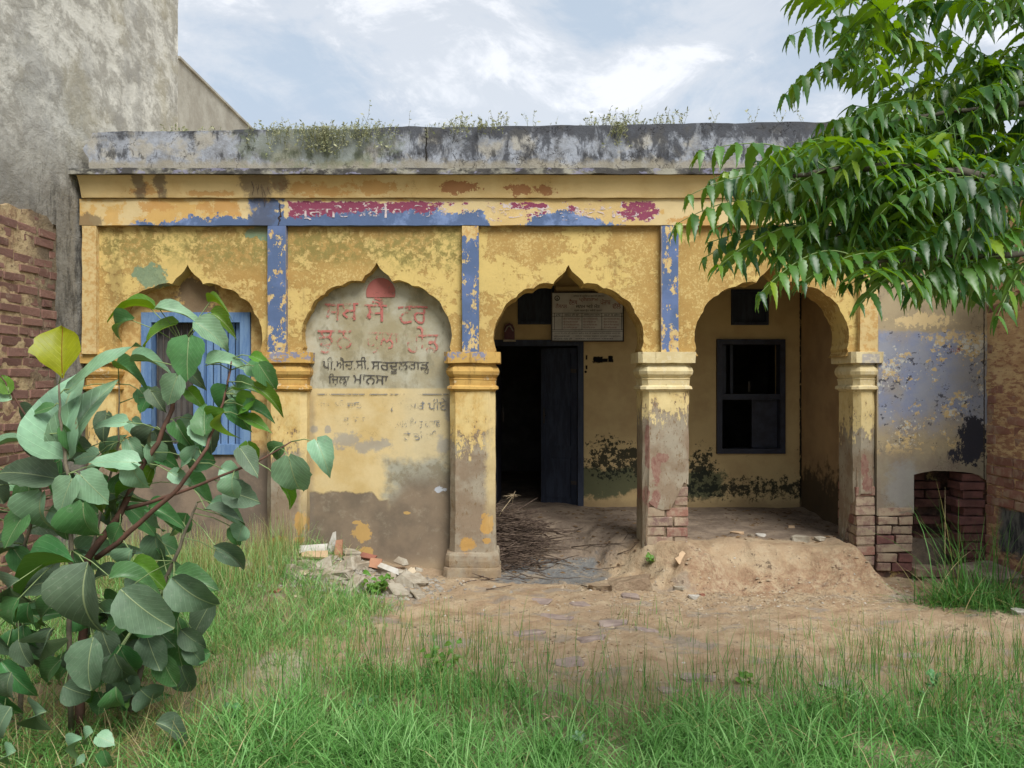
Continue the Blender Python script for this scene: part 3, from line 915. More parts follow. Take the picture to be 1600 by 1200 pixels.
win = frame_mb(WX0 + .002, WX1 - .002, WZ0 + .002, WZ1 - .002, 6.57, 6.68, .085).build('window', M['bluewood'], B)
wm = (WX0 + WX1) / 2 + .02
mb = MB(); mb.box(wm - .045, wm + .045, 6.585, 6.68, WZ0 + .087, WZ1 - .087); mb.build('mullion', M['bluewood'], win)
for i in range(7):
    x = WX0 + .11 + i * .052
    mb = MB(); mb.tube([(x, 6.64, WZ0 + .08), (x, 6.64, WZ1 - .08)], .007, 6); mb.build('bar', M['iron'], win)
for i in range(5):
    w = (WX1 - .085 - wm - .045) / 5
    x = wm + .045 + i * w
    mb = MB(); mb.box(x + .006, x + w - .006, 6.635, 6.66, WZ0 + .087, WZ1 - .087); mb.build('plank', M['bluewood'], win)
mb = MB(); mb.box(WX0 + .005, WX1 - .005, 6.70, 6.72, WZ0, WZ1); mb.build('dark_backing', M['darkroom'], win)

# verandah interior: back wall, side walls, ceiling, dark room behind the door
YB = 8.2
def bx(px): return (px - 800) / 1200 * YB
def bz(py): return 1.6 + (600 - py) / 1200 * YB
XI0, XI1 = -.62, 3.09
DOOR = (bx(764), bx(912), .2, bz(531)); WIN = (bx(1119), bx(1226), bz(709), bz(530)); VENT = (bx(1142), bx(1201), bz(508), bz(452)); TRANS = (bx(809), bx(866), bz(507), bz(446))
wall_holes(XI0, XI1, -.2, 3.25, YB, YB + .3, [DOOR, WIN, VENT, TRANS]).build('back_wall', M['inner'], B)
mb = MB(); mb.gbox(XI1, XI1 + .2, 6.78, YB - .002, -.2, 3.25, .1); mb.wob(.006, 2, 1); mb.build('side_wall', M['sidewall'], B)
mb = MB(); mb.gbox(XI0 - .2, XI0, 6.78, YB - .002, -.2, 3.25, .2); mb.build('side_wall', M['sidewall'], B)
mb = MB(); mb.box(XL, XR, 6.66, 12.5, 3.25, 3.38); mb.build('roof', M['ceiling'], B)
mb = MB()
for i in range(9):
    x = XI0 + .25 + i * .42
    mb = MB(); mb.box(x - .035, x + .035, 6.8, YB - .004, 3.14, 3.248); mb.build('ceiling_beam', M['darkwood'], B)
mb = MB(); mb.gbox(bx(868), bx(1010), YB - .06, YB - .003, bz(456), bz(449), .05); mb.build('wall_ledge', M['inner'], B)
mb = MB()
mb.box(XI0 - .5, XR, YB + 3.4, YB + 3.5, -.2, 3.25); mb.box(XI0 - .6, XI0 - .5, YB + .3, YB + 3.5, -.2, 3.25); mb.box(XR - .1, XR, YB + .3, YB + 3.4, -.2, 3.25); mb.box(bx(1010), bx(1010) + .1, YB + .3, YB + 3.4, -.2, 3.25)
mb.build('inner_room', M['darkroom'], B)
mb = MB(); mb.box(XL, XL + .1, 6.8, 12.29, -.1, 3.25); mb.build('outer_wall', M['tall_low'], B)
mb = MB(); mb.box(XR - .05, XR, 7.12, YB + .3, -.1, 3.25); mb.build('outer_wall', M['tall_low'], B)
mb = MB(); mb.box(XL, XI0 - .5, 12.3, 12.4, -.1, 3.25); mb.build('outer_wall', M['tall_low'], B)

d = frame_mb(DOOR[0] + .002, DOOR[1] - .002, DOOR[2], DOOR[3] - .002, YB - .02, YB + .12, .062, 0).build('door', M['darkwood'], B)
def hardware(o, mw, w, sgn, H):
    for z in (.25, H - .25):
        mb = MB(); x0, x1 = sorted((sgn * .0, sgn * .16)); mb.box(x0, x1, -.008, .0, z - .02, z + .02); link('hinge', mb.mesh('hinge', M['iron']), o, mw)
    mb = MB(); mb.tube([(sgn * (w - .05), -.03, H * .52), (sgn * (w - .05), -.03, H * .62)], .009, 6); mb.box(sgn * (w - .05) - .012, sgn * (w - .05) + .012, -.03, 0, H * .57 - .01, H * .57 + .01); link('bolt', mb.mesh('bolt', M['iron']), o, mw)
def leaf(hx, sgn, w, ang, mat):
    """door leaf hinged at hx, opened inwards by ang"""
    mw = Matrix.Translation((hx, YB + .10, DOOR[2] + .08)) @ Matrix.Rotation(ang * -sgn, 4, 'Z')
    H = DOOR[3] - DOOR[2] - .16
    mb = MB(); mb.box(0, sgn * w, 0, .035, 0, H) if sgn > 0 else mb.box(-w, 0, 0, .035, 0, H)
    o = link('door_leaf', mb.mesh('door_leaf', M[mat]), d, mw)
    for q in range(3):
        mb = MB(); x0, x1 = sorted((sgn * .07, sgn * (w - .07)))
        mb.box(x0, x1, -.012, .0, .08 + q * H / 3, H / 3 * (q + 1) - .06)
        p = link('panel', mb.mesh('panel', M[mat]), o, mw)
    hardware(o, mw, w, sgn, H)
leaf(DOOR[1] - .064, -1, .43, radians(-28), 'darkwood')
leaf(DOOR[0] + .064, 1, .43, radians(-82), 'blackframe')
f = frame_mb(TRANS[0] + .002, TRANS[1] - .002, TRANS[2] + .002, TRANS[3] - .002, YB - .015, YB + .1, .03).build('transom_window', M['darkwood'], B)
mb = MB(); mb.box(TRANS[0] + .03, TRANS[1] - .03, YB + .03, YB + .06, TRANS[2] + .03, TRANS[3] - .03); mb.build('shutter', M['darkwood'], f)
f = frame_mb(VENT[0] + .002, VENT[1] - .002, VENT[2] + .002, VENT[3] - .002, YB - .015, YB + .1, .03).build('vent_window', M['darkwood'], B)
mb = MB(); mb.box(VENT[0] + .03, VENT[1] - .03, YB + .03, YB + .06, VENT[2] + .03, VENT[3] - .03); mb.build('shutter', M['darkwood'], f)
f = frame_mb(WIN[0] + .002, WIN[1] - .002, WIN[2] + .002, WIN[3] - .002, YB - .035, YB + .1, .055).build('window', M['blackframe'], B)
zm = bz(620)
mb = MB(); mb.box(WIN[0] + .057, WIN[1] - .057, YB - .02, YB + .07, zm - .03, zm + .03); mb.build('rail', M['blackframe'], f)
for x0, x1, z0, z1, yy in ((WIN[0] + .06, WIN[0] + .12, zm + .032, WIN[3] - .06, .05), (WIN[0] + .17, WIN[0] + .20, zm + .032, WIN[3] - .06, .07), (WIN[0] + .40, WIN[1] - .06, WIN[2] + .06, zm - .032, .06)):
    mb = MB(); mb.box(x0, x1, YB + yy, YB + yy + .02, z0, z1); mb.build('shutter', M['blackframe'], f)
mb = MB(); mb.tube([(bx(1172), YB + .03, bz(612)), (bx(1172), YB + .03, bz(596))], .012, 6); mb.build('latch', M['iron'], f)

# right pier with the small niche at its foot
def ragl(x, y, i): return (fx(x), fz(y))
NI0, NI1 = 1430, 1540
poly = [(fx(1372), fz(352))] + [(fx(1372), fz(806)), (fx(1384), fz(812)), (fx(1392), fz(806)), (fx(1404), fz(801)), (fx(1412), fz(804)), (fx(1420), fz(800)), (fx(1430), fz(803)),
        (fx(1430), fz(742)), (fx(1443), fz(739)), (fx(1460), fz(736)), (fx(1486), fz(736.5)), (fx(1508), fz(738)), (fx(1522), fz(740)), (fx(1534), fz(744)), (fx(1541), fz(750)), (fx(1549), fz(750)), (fx(1549), fz(352))]
mb = MB(); mb.prism(poly, 6.42, 6.46)
pier = mb.build('pier', M['pier'], B)
mb = MB(); mb.gbox(fx(1372), fx(1430), 6.462, 7.06, -.1, fz(352), .06); mb.wob(.004, 6); mb.build('pier_core', M['niche_brown'], pier)
mb = MB(); mb.gbox(fx(1430) + .002, XR, 6.462, 7.06, fz(737), fz(352), .06); mb.build('lintel', M['niche_brown'], pier)
for c in range(7):                                        # bare courses under the plaster
    z = fz(895) + (c + .5) * 14.6 / K
    spl = (.42, .58, 0, .5)[c % 4]
    for a, b in ((0, spl), (spl, 1)) if spl else ((0, 1),):
        l = (b - a) * 58 / K
        brick(pier, random.choice(['dusty_brick', 'dusty_brick', 'jamb_brick']), fx(1372) + (a + b) / 2 * 58 / K, 6.475 + random.uniform(-.008, .008), z + random.uniform(-.004, .004), l - random.uniform(.008, .022), .105, 14.6 / K - random.uniform(.008, .02), 0, .035)
for c in range(11):                                       # right jamb of the niche
    z = fz(890) + (c + .5) * 13.6 / K
    l = 36 / K + (.03 if c % 2 else -.02) + random.uniform(-.02, .02)
    brick(pier, 'jamb_brick', XR - l / 2 - .0, 6.56 + random.uniform(-.02, .02), z, l, .2, 13.6 / K - .01, 0, .03)
mb = MB(); mb.box(3.90, 4.2, 6.53, 7.1, -.1, fz(737)); mb.build('niche_jamb', M['niche_brown'], pier)
mb = MB(); mb.gbox(fx(1432), 3.9, 6.84, 7.06, -.1, fz(737), .06); mb.wob(.005, 8); mb.build('niche_back', M['niche_brown'], pier)
for c in range(10):
    z = fz(890) + (c + .5) * 14.5 / K
    for q in range(3):
        x = fx(1440) + q * .24 + (.1 if c % 2 else 0)
        if x < XR - .2 and random.random() < .7: brick(pier, 'niche_brick', x, 6.80, z, .225, .1, 14.5 / K - .012)
for c in range(3):                                        # sill courses in front of the niche
    z = fz(932) + (c + .5) * 15 / K
    for q in range(3):
        x = fx(1428) + .12 + q * .235 + (.06 if c % 2 else 0)
        brick(pier, 'dusty_brick', x, 6.46 - .03 * (2 - c) + random.uniform(-.01, .01), z, .22, .2, 15 / K - .012)

# ------------------------------------------------------------------ neighbouring buildings and side walls
T = thing('plastered_building', 'tall grey cement plastered house side rising at the left of the yellow building', 'building', (-3.62, 6, 0))
mb = MB()
mb.grid(lambda a, b: (-3.62, 1.5 + a * 6.82, -.1 + b * 8.2), 150, 150)
mb.wob(.012, 2.2, 4); mb.wob(.006, 9, 2)
mb.add([(-3.62, 8.32, -.1), (-8, 8.32, -.1), (-8, 8.32, 8.1), (-3.62, 8.32, 8.1)], [(0, 1, 2, 3)])
mb.add([(-3.62, 1.5, -.1), (-8, 1.5, -.1), (-8, 1.5, 8.1), (-3.62, 1.5, 8.1)], [(3, 2, 1, 0)])
mb.add([(-3.62, 1.5, 8.1), (-3.62, 8.32, 8.1), (-8, 8.32, 8.1), (-8, 1.5, 8.1)], [(0, 1, 2, 3)])
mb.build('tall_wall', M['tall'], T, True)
mb = MB(); mb.gbox(-8, -3.625, 8.325, 14, -.1, 5.13, .3); mb.wob(.006, 3); mb.build('rear_wall', M['tall_low'], T)
mb = MB(); mb.gbox(-8, -3.60, 8.33, 14, 5.132, 5.16, .4); mb.build('coping', M['tall_low'], T)

BW = thing('brick_wall', 'old purple-brown brick wall with crumbling mortar at the left edge', 'wall', (-3.6, 5.2, 0))
mb = MB(); mb.gbox(-3.76, -3.588, 3.6, 6.04, -.1, 2.9, .05)
mb.v = [(x, y, z - (.07 * abs(mn.noise(Vector((1, y * 4, 2)))) + (.05 if y > 5.95 else 0) if z > 2.85 else 0)) for x, y, z in mb.v]
mb.wob(.010, 9, 3); mb.wob(.006, 30, 8); mb.build('mortar_bed', M['leftmortar'], BW, True)
random.seed(11)
hc = .077
for c in range(36):
    z = .10 + hc * (c + .5)
    y = 4.86 + (.06 if c % 2 else .0) + random.uniform(-.01, .01)
    while y < 5.98:
        l = .225 if random.random() < .72 else .11
        if y + l > 6.03: l = 6.03 - y
        if l > .06 and not (z > 2.80 and random.random() < .6):
            dp = random.uniform(-.007, .008) - (.008 if z > 2.6 and random.random() < .4 else 0)
            brick(BW, 'old_brick', -3.635 + dp, y + l / 2, z + random.uniform(-.004, .004), l, .105, hc - random.uniform(.012, .028), pi / 2, .035)
        y += l + random.uniform(.01, .022)

RW = thing('brick_wall', 'flaking cream washed brick wall at the right edge beside the blue pier', 'wall', (4, 5.8, 0))
mb = MB(); mb.gbox(3.966, 4.25, 4.6, 6.419, -.1, 3.3, .05); mb.wob(.012, 6, 9); mb.build('mortar_bed', M['rightmortar'], RW, True)
for c in range(28):
    z = .02 + .083 * (c + .5)
    y = 5.72 + (.1 if c % 2 else 0)
    while y < 6.36:
        l = min(.225 if random.random() < .8 else .11, 6.41 - y)
        pr = 1 if z < .95 else max(.1, 1 - (z - .95) * .75)
        if l > .06 and random.random() < pr and not (.2 < z < .62 and y < 6.22):
            brick(RW, 'brick', 4.008 + random.uniform(-.008, .006) + (.010 if z > 1.0 else 0), y + l / 2, z, l, .105, .083 - random.uniform(.012, .022), pi / 2, .035)
        y += l + .014


# ------------------------------------------------------------------ ground
def hash2(i, j, s):
    v = np.sin(i * 127.1 + j * 311.7 + s * 74.7) * 43758.5453
    return v - np.floor(v)


def vnoise(x, y, s=0):
    i, j = np.floor(x), np.floor(y); u, v = x - i, y - j
    u, v = u * u * (3 - 2 * u), v * v * (3 - 2 * v)
    return (hash2(i, j, s) * (1 - u) + hash2(i + 1, j, s) * u) * (1 - v) + (hash2(i, j + 1, s) * (1 - u) + hash2(i + 1, j + 1, s) * u) * v - .5


def fbm(x, y, s=0, o=4): return sum(vnoise(x * 2 ** k, y * 2 ** k, s + k) / 2 ** k for k in range(o))


def ss(v, a, b):
    t = np.clip((v - a) / (b - a), 0, 1); return t * t * (3 - 2 * t)


def hgt(x, y):
    x = np.asarray(x, float); y = np.asarray(y, float)
    n = fbm(x * 2.1, y * 2.1, 3); n2 = fbm(x * 6, y * 6, 8)
    step = ss(y + n * .22 + n2 * .07 + .10 * np.exp(-((x - 2.0) / .5) ** 2) * -1, 5.86, 6.28) * ss(x + n * .4 + (y - 6.1) * .8, 1.0, 1.62) * (1 - ss(x, 2.78, 3.0) * (y < 6.7)) * .275
    ramp = ss(y, 6.35, 7.9) * .30 * (x > -.7)
    h = np.maximum(step, ramp)
    h = h + .05 * np.exp(-(((x - 1.05) / .45) ** 2 + ((y - 6.12) / .25) ** 2)) + .05 * fbm(x * 9, y * 9, 77) * np.exp(-(((x - 1.5) / .9) ** 2 + ((y - 6.1) / .3) ** 2))
    h = h + ss(-x, .9, 1.9) * ss(y, 4.7, 6.1) * .17
    h = h + .07 * np.exp(-(((x + 1.3) / .5) ** 2 + ((y - 6.3) / .4) ** 2)) * (y < 6.9)
    h = h + .05 * ss(-x, .45, .9) * ss(y, 5.9, 6.4) * (x > -2)
    flat = 1 - .6 * ss(y, 6.5, 7) - .5 * np.exp(-(((x - .3) / .5) ** 2 + ((y - 6.45) / .3) ** 2))
    far = np.exp(-np.maximum(0, np.hypot(x, y - 5) - 8) / 6)
    return (h + (n * .05 + n2 * .026 + fbm(x * 17, y * 17, 91, 2) * .012) * flat) * far - .012


GX = np.concatenate([[-900, -200, -60, -20, -8, -5], np.arange(-4.2, 4.6, .03), [5, 8, 20, 60, 200, 900]])
GY = np.concatenate([[-900, -200, -50, -12, -3, 0, 1.2], np.arange(2.2, 8.9, .03), [9.5, 11, 14, 25, 60, 200, 900]])
X_, Y_ = np.meshgrid(GX, GY)
V = np.stack([X_.ravel(), Y_.ravel(), hgt(X_, Y_).ravel()], 1)
nx, ny = len(GX), len(GY)
I = np.arange(nx * ny).reshape(ny, nx)
F = np.stack([I[:-1, :-1].ravel(), I[:-1, 1:].ravel(), I[1:, 1:].ravel(), I[1:, :-1].ravel()], 1)


def m_ground(g):
    x, y, z = g.xyz()
    n1 = g.n(1.1, 5, .6, 1); n2 = g.n(5, 6, .68, 2); n3 = g.n(26, 6, .72, 3); n4 = g.n(90, 4, .7, 4)
    c = g.mix(g.sm(n1, .38, .62), C(198, 162, 116), C(186, 152, 112))
    c = g.mix(g.sm(n2, .46, .62, 0, .75), c, C(208, 180, 138))
    c = g.mix(g.sm(n2 + (n1 - .5) * .5, .44, .34, 0, .7), c, C(172, 132, 92))
    grey = g.sm(g.n(2.6, 6, .66, 7, sc=(1, 1.8, 1)), .54, .62) * g.sm(y, 6.2, 5.9)
    c = g.mix(grey * .6, c, C(164, 154, 142))
    pal = g.sm(1 - g.math('SQRT', (x + 1.32) * (x + 1.32) * 6 + (y - 3.95) * (y - 3.95) * 2) + (n2 - .5) * 1.2, 0, .3)
    c = g.mix(pal * .8, c, C(214, 200, 166))
    # verandah dust and the cement apron before the door
    ver = g.sm(y + (n2 - .5) * .3, 6.5, 6.75)
    c = g.mix(ver, c, g.mix(g.sm(n2, .4, .6), C(166, 142, 116), C(140, 118, 98)))
    ap = g.sm(g.mn(g.mn(x + .16, .82 - x - (y - 6.3) * .1), g.mn(y - 6.2, 6.86 - y)) + (n2 - .5) * .4, -.02, .05)
    c = g.mix(ap, c, g.mix(g.sm(n3, .4, .6), C(146, 144, 138), C(126, 126, 124)))
    c = g.mix(ap * g.sm(n2, .52, .6) * .7, c, C(178, 154, 122))
    # redder, darker brown on the crumbly face of the step
    face = g.sm(y + (n2 - .5) * .2, 5.86, 5.98) * g.sm(y, 6.3, 6.12) * g.sm(x, 1.2, 1.5)
    c = g.mix(face * g.sm(n3, .4, .6) * .7, c, C(162, 112, 74))
    # old leaf litter and droppings
    c = g.mix(g.sm(n3 + (n2 - .5) * .7, .63, .68, 0, .75), c, C(104, 84, 64))
    c = g.mix(g.sm(n4 + (n2 - .5) * .3, .68, .72, 0, .8), c, C(70, 58, 46))
    c = g.mix(g.sm(n4, .3, .26, 0, .5), c, C(224, 208, 178))
    gr = g.sm(y + (n1 - .5) * .5, 4.5, 4.0)
    c = g.mix(gr * .5, c, C(150, 138, 92))
    left = g.sm(x + (n2 - .5) * .4, -.95, -1.3) * g.sm(y, 4.6, 5)
    c = g.mix(left * .6, c, C(140, 130, 90))
    return {'c': shade(g, c, .12, .8), 'h': n2 * 1.4 + n3 * 1.0 + n4 * .5}


M['ground'] = material('ground', m_ground, bump=.8, dist=.03)
ground = link('ground', mesh_np('ground', V, F, M['ground'], True), kind='structure')
M['flagstone'] = simple('flagstone', C(172, 152, 140), C(150, 130, 122), 8, amp=.2, bump=.7, dist=.008)


def chunk(rnd, sx, sy, sz, jit=.22, sub=1):
    """a broken, angular lump"""
    bm = bmesh.new(); bmesh.ops.create_cube(bm, size=1)
    for v in bm.verts: v.co += Vector((rnd.uniform(-jit, jit), rnd.uniform(-jit, jit), rnd.uniform(-jit, jit)))
    bmesh.ops.bevel(bm, geom=list(bm.edges), offset=.1, segments=1, affect='EDGES')
    for v in bm.verts:
        v.co += Vector((rnd.uniform(-.03, .03), rnd.uniform(-.03, .03), rnd.uniform(-.03, .03)))
        v.co = Vector((v.co.x * sx, v.co.y * sy, v.co.z * sz))
    return bm


def bm_link(name, bm, mat, mw, parent=None, **pr):
    me = bpy.data.meshes.new(name); bm.to_mesh(me); bm.free(); me.materials.append(mat)
    return link(name, me, parent, mw, **pr)


def gz(x, y): return float(hgt(x, y))


rnd = random.Random(5)
for px, py, w, d in [(905, 945, .16, .09), (960, 975, .2, .1), (925, 1000, .17, .09), (868, 962, .2, .08), (985, 935, .13, .08), (1015, 985, .16, .07), (890, 1030, .15, .08), (825, 985, .18, .09), (845, 940, .14, .1), (1095, 1055, .2, .1), (1050, 1075, .14, .07), (1310, 1065, .19, .1), (1425, 1020, .16, .09), (1330, 1080, .12, .1)]:
    Y = 1.6 * 1200 / (py - 600); X = (px - 800) / 1200 * Y
    bm = chunk(rnd, w, d, .05, .2)
    bm_link('stone', bm, M['flagstone'], Matrix.Translation((X, Y, gz(X, Y) - .012)) @ Matrix.Rotation(rnd.uniform(-.5, .5), 4, 'Z') @ Matrix.Rotation(rnd.uniform(-.06, .06), 4, 'X'), ground)


def scatter(name, mat, n, spots, size, flat, seed, kind='stuff', curl=.3):
    """many small angular bits lying on the ground, one mesh"""
    r = np.random.default_rng(seed)
    P = spots(r, n); n = len(P)
    z = hgt(P[:, 0], P[:, 1])
    s = size[0] + (size[1] - size[0]) * r.random(n) ** 2.2
    base = np.array([(-1, -.5, 0), (.2, -.8, 0), (1, 0, .1), (.1, .7, 0), (-.1, 0, 1)])
    th = r.random(n) * 2 * pi; a = .35 + .65 * r.random(n)
    B_ = np.repeat(base[None], n, 0) + r.uniform(-.25, .25, (n, 5, 3)) * np.array([1, 1, curl])
    B_[:, :, 1] *= a[:, None]; B_[:, :, 2] *= flat
    c, sn = np.cos(th)[:, None], np.sin(th)[:, None]
    Vx = (B_[:, :, 0] * c - B_[:, :, 1] * sn) * s[:, None] + P[:, 0:1]
    Vy = (B_[:, :, 0] * sn + B_[:, :, 1] * c) * s[:, None] + P[:, 1:2]
    Vz = B_[:, :, 2] * s[:, None] + z[:, None] + .001
    V = np.stack([Vx, Vy, Vz], 2).reshape(-1, 3)
    f = np.array([(0, 1, 4), (1, 2, 4), (2, 3, 4), (3, 0, 4)])
    F = (f[None] + 5 * np.arange(n)[:, None, None]).reshape(-1, 3)
    return link(name, mesh_np(name, V, F, mat, False, {'tint': np.repeat(r.random(n), 5)}), kind=kind)


def in_dirt(r, n):
    P = np.stack([r.uniform(-.7, 3.6, n), 4.1 + 2.2 * r.random(n), ], 1)
    k = fbm(P[:, 0] * 1.7, P[:, 1] * 1.7, 21) + r.uniform(-.5, .5, n) * .5
    return P[k > .03]


def on_floor(r, n):
    P = np.stack([r.uniform(-.4, 3.0, n), r.uniform(6.5, 8.1, n)], 1); return P[(fbm(P[:, 0] * 2, P[:, 1] * 2, 9) + r.uniform(-.4, .4, n)) > .02]


M['litter'] = material('litter', lambda g: {'c': g.mix(g.attr('tint'), C(92, 70, 50), C(150, 122, 88))}, bump=0)
M['gravel'] = material('gravel', lambda g: {'c': shade(g, g.mix(g.attr('tint'), C(170, 150, 122), C(206, 196, 180)), .2)})
M['crumbs'] = material('crumbs', lambda g: {'c': shade(g, g.mix(g.attr('tint'), C(140, 128, 112), C(178, 170, 156)), .2)})
scatter('leaf_litter', M['litter'], 2600, in_dirt, (.003, .014), .25, 1)
scatter('floor_litter', M['litter'], 1800, on_floor, (.005, .034), .3, 2)
scatter('gravel', M['gravel'], 1500, in_dirt, (.003, .014), .8, 3)
M['crumb_earth'] = material('crumb_earth', lambda g: {'c': shade(g, g.mix(g.attr('tint'), C(164, 138, 106), C(198, 172, 136)), .2, .8), 'h': g.n(60, 4, .7)}, bump=.5)
def by_step(r, n):
    P = np.stack([r.uniform(.7, 3.1, n), 5.82 + r.normal(0, .16, n)], 1); return P[P[:, 1] < 6.25]
scatter('earth_crumbs', M['crumb_earth'], 900, by_step, (.005, .022), .5, 12)
scatter('earth_crumbs', M['crumb_earth'], 900, in_dirt, (.005, .026), .5, 13)

# ------------------------------------------------------------------ rubble, stones, sticks
M['concrete'] = simple('concrete', C(192, 182, 162), C(156, 140, 118), 7, amp=.22, bump=.9, dist=.012)
M['old_cement'] = simple('old_cement', C(176, 162, 142), C(140, 118, 102), 7, amp=.22, bump=.9, dist=.012)
M['whitetile'] = simple('whitetile', C(210, 206, 196), C(190, 182, 168), 10, amp=.12, bump=.3)
M['terracotta'] = simple('terracotta', C(196, 136, 100), C(180, 122, 90), 10, amp=.12, bump=.3)
M['tan_tile'] = simple('tan_tile', C(214, 178, 138), C(196, 160, 122), 10, amp=.12, bump=.4)
M['pale_shard'] = simple('pale_shard', C(224, 204, 172), C(204, 182, 150), 10, amp=.1, bump=.3)
M['redchip'] = simple('redchip', C(160, 92, 70), C(140, 84, 66), 10, amp=.15, bump=.5)


def slab_piece(poly, t, mw, name, mat, label, cat, group=None):
    """flat broken tile: an outline in its own plane, thickened"""
    mb = MB(); mb.prism(poly, 0, t)
    pr = dict(label=label, category=cat)
    if group: pr['group'] = group
    return link(name, mb.mesh(name, mat), None, mw, **pr)


def pose(px, py, Y, rx=0, ry=0, rz=0):
    return Matrix.Translation(at(px, py - 4, Y)) @ Matrix.Rotation(radians(rz), 4, 'Z') @ Matrix.Rotation(radians(rx), 4, 'X') @ Matrix.Rotation(radians(ry), 4, 'Y')


u = 1 / 192.
slab_piece([(-11 * u, 0), (6 * u, 0), (4 * u, 40 * u), (-1 * u, 38 * u), (-7 * u, 20 * u)], .015, pose(520, 874, 6.40, -10, 0, 6), 'broken_tile', M['whitetile'], 'grey pointed tile shard standing upright in the rubble against the wall', 'broken tile')
slab_piece([(-7 * u, 0), (8 * u, 0), (6 * u, 29 * u), (-4 * u, 28 * u)], .018, pose(527, 876, 6.34, -14, 0, -4), 'broken_tile', M['terracotta'], 'terracotta tile piece standing upright in front of the pointed grey shard', 'broken tile')
slab_piece([(-21 * u, 0), (20 * u, -1 * u), (22 * u, 14 * u), (-20 * u, 14 * u)], .022, pose(489, 866, 6.22, -50, -3, 8), 'broken_tile', M['whitetile'], 'white rectangular tile lying on top of the rubble left of the upright shards', 'broken tile')
slab_piece([(-20 * u, 0), (22 * u, 0), (18 * u, 16 * u), (-22 * u, 12 * u)], .02, pose(490, 874, 6.16, -62, 4, 2), 'broken_tile', M['tan_tile'], 'tan edged tile just below the white rectangular tile in the rubble', 'broken tile')
slab_piece([(-10 * u, 0), (10 * u, 2 * u), (9 * u, 15 * u), (-9 * u, 14 * u)], .02, pose(464, 908, 5.98, -24, 8, 20), 'broken_tile', M['tan_tile'], 'orange tan tile fragment at the lower left of the rubble', 'broken tile')
slab_piece([(-11 * u, 0), (11 * u, -2 * u), (10 * u, 14 * u), (-8 * u, 14 * u)], .02, pose(584, 890, 6.18, -30, 4, -8), 'broken_tile', M['terracotta'], 'terracotta fragment above the small weed in the rubble', 'broken tile')
slab_piece([(-14 * u, 0), (10 * u, 0), (14 * u, 7 * u), (-10 * u, 9 * u)], .02, pose(574, 876, 6.3, -40, 12, 8), 'broken_tile', M['redchip'], 'brown brick chip leaning on the wall behind the terracotta fragment', 'broken tile')
slab_piece([(-16 * u, 0), (9 * u, 3 * u), (11 * u, 10 * u), (-12 * u, 10 * u)], .014, pose(645, 905, 6.15, -30, -38, 10), 'broken_tile', M['pale_shard'], 'cream slate shaped shard leaning at the right end of the rubble', 'broken tile')
slab_piece([(-15 * u, 0), (12 * u, 2 * u), (11 * u, 9 * u), (-14 * u, 8 * u)], .014, pose(640, 903, 6.22, -36, -42, 4), 'broken_tile', M['pale_shard'], 'second cream shard tucked behind the one at the right end of the rubble', 'broken tile')
slab_piece([(-17 * u, 0), (17 * u, 0), (16 * u, 6 * u), (-17 * u, 7 * u)], .02, pose(612, 920, 6.0, -28, 52, 4), 'broken_tile', M['tan_tile'], 'narrow brown tile strip sloping down beside the small weed', 'broken tile')
slab_piece([(-20 * u, 0), (18 * u, 0), (12 * u, 9 * u), (-18 * u, 8 * u)], .024, pose(607, 896, 6.1, -46, 24, 0), 'broken_tile', M['whitetile'], 'whitish sloping tile right of the terracotta fragment', 'broken tile')
slab_piece([(-12 * u, 0), (6 * u, -2 * u), (14 * u, 2 * u), (8 * u, 9 * u), (-6 * u, 10 * u)], .02, pose(625, 884, 6.34, -30, 16, 0), 'broken_tile', M['concrete'], 'rounded grey plaster lump against the wall near the right end of the rubble', 'rubble')
slab_piece([(-24 * u, 0), (22 * u, 0), (18 * u, 6 * u), (-22 * u, 5 * u)], .022, pose(455, 870, 6.3, -55, -8, 0), 'broken_tile', M['concrete'], 'flat grey slab at the upper left of the rubble by the grass', 'broken tile')
for px, py, Y, s, lab in [(487, 888, 6.12, (.3, .2, .14), 'large grey concrete lump under the white tile'), (463, 884, 6.16, (.22, .18, .13), 'grey concrete lump at the left end of the rubble'), (505, 905, 6.0, (.26, .18, .13), 'rough grey mortar lump below the upright tiles'),
                          (548, 868, 6.34, (.12, .1, .1), 'round grey plaster lump right of the upright terracotta tile'), (530, 908, 6.02, (.2, .14, .1), 'pale mortar lump in the middle of the rubble'), (602, 908, 6.06, (.16, .12, .09), 'grey lump just right of the small weed')]:
    p = at(px, py, Y); rr = random.Random(px)
    bm_link('concrete_lump', chunk(rr, *s), M['concrete'], Matrix.Translation(p) @ Matrix.Rotation(rr.uniform(-.6, .6), 4, 'Z') @ Matrix.Rotation(rr.uniform(-.3, .3), 4, 'Y'), label=lab, category='rubble')
rr = random.Random(77)
KINDS = [('concrete', 'small grey mortar lump in the rubble heap at the wall foot', 'small grey lumps of the rubble heap'), ('redchip', 'small red brick chip in the rubble heap at the wall foot', 'red chips of the rubble heap'),
         ('pale_shard', 'small cream plaster flake in the rubble heap at the wall foot', 'cream flakes of the rubble heap')]
for i in range(54):
    X = -1.30 + rr.gauss(0, .26); Y = min(6.46, 6.06 + rr.gauss(0, .2))
    s = rr.choice([.05, .06, .08, .1, .13])
    mt, lb, gp_ = KINDS[0 if rr.random() < .68 else rr.choice([1, 2, 2])]
    if mt != 'concrete': s *= .7
    bm_link('rubble_piece', chunk(rr, s * 1.4, s, s * (.7 if mt == 'concrete' else .25), .28), M[mt], Matrix.Translation((X, Y, gz(X, Y) + s * .02)) @ Matrix.Rotation(rr.uniform(0, 6), 4, 'Z') @ Matrix.Rotation(rr.uniform(-.5, .5), 4, 'Y'),
            label=lb, category='rubble', group=gp_)


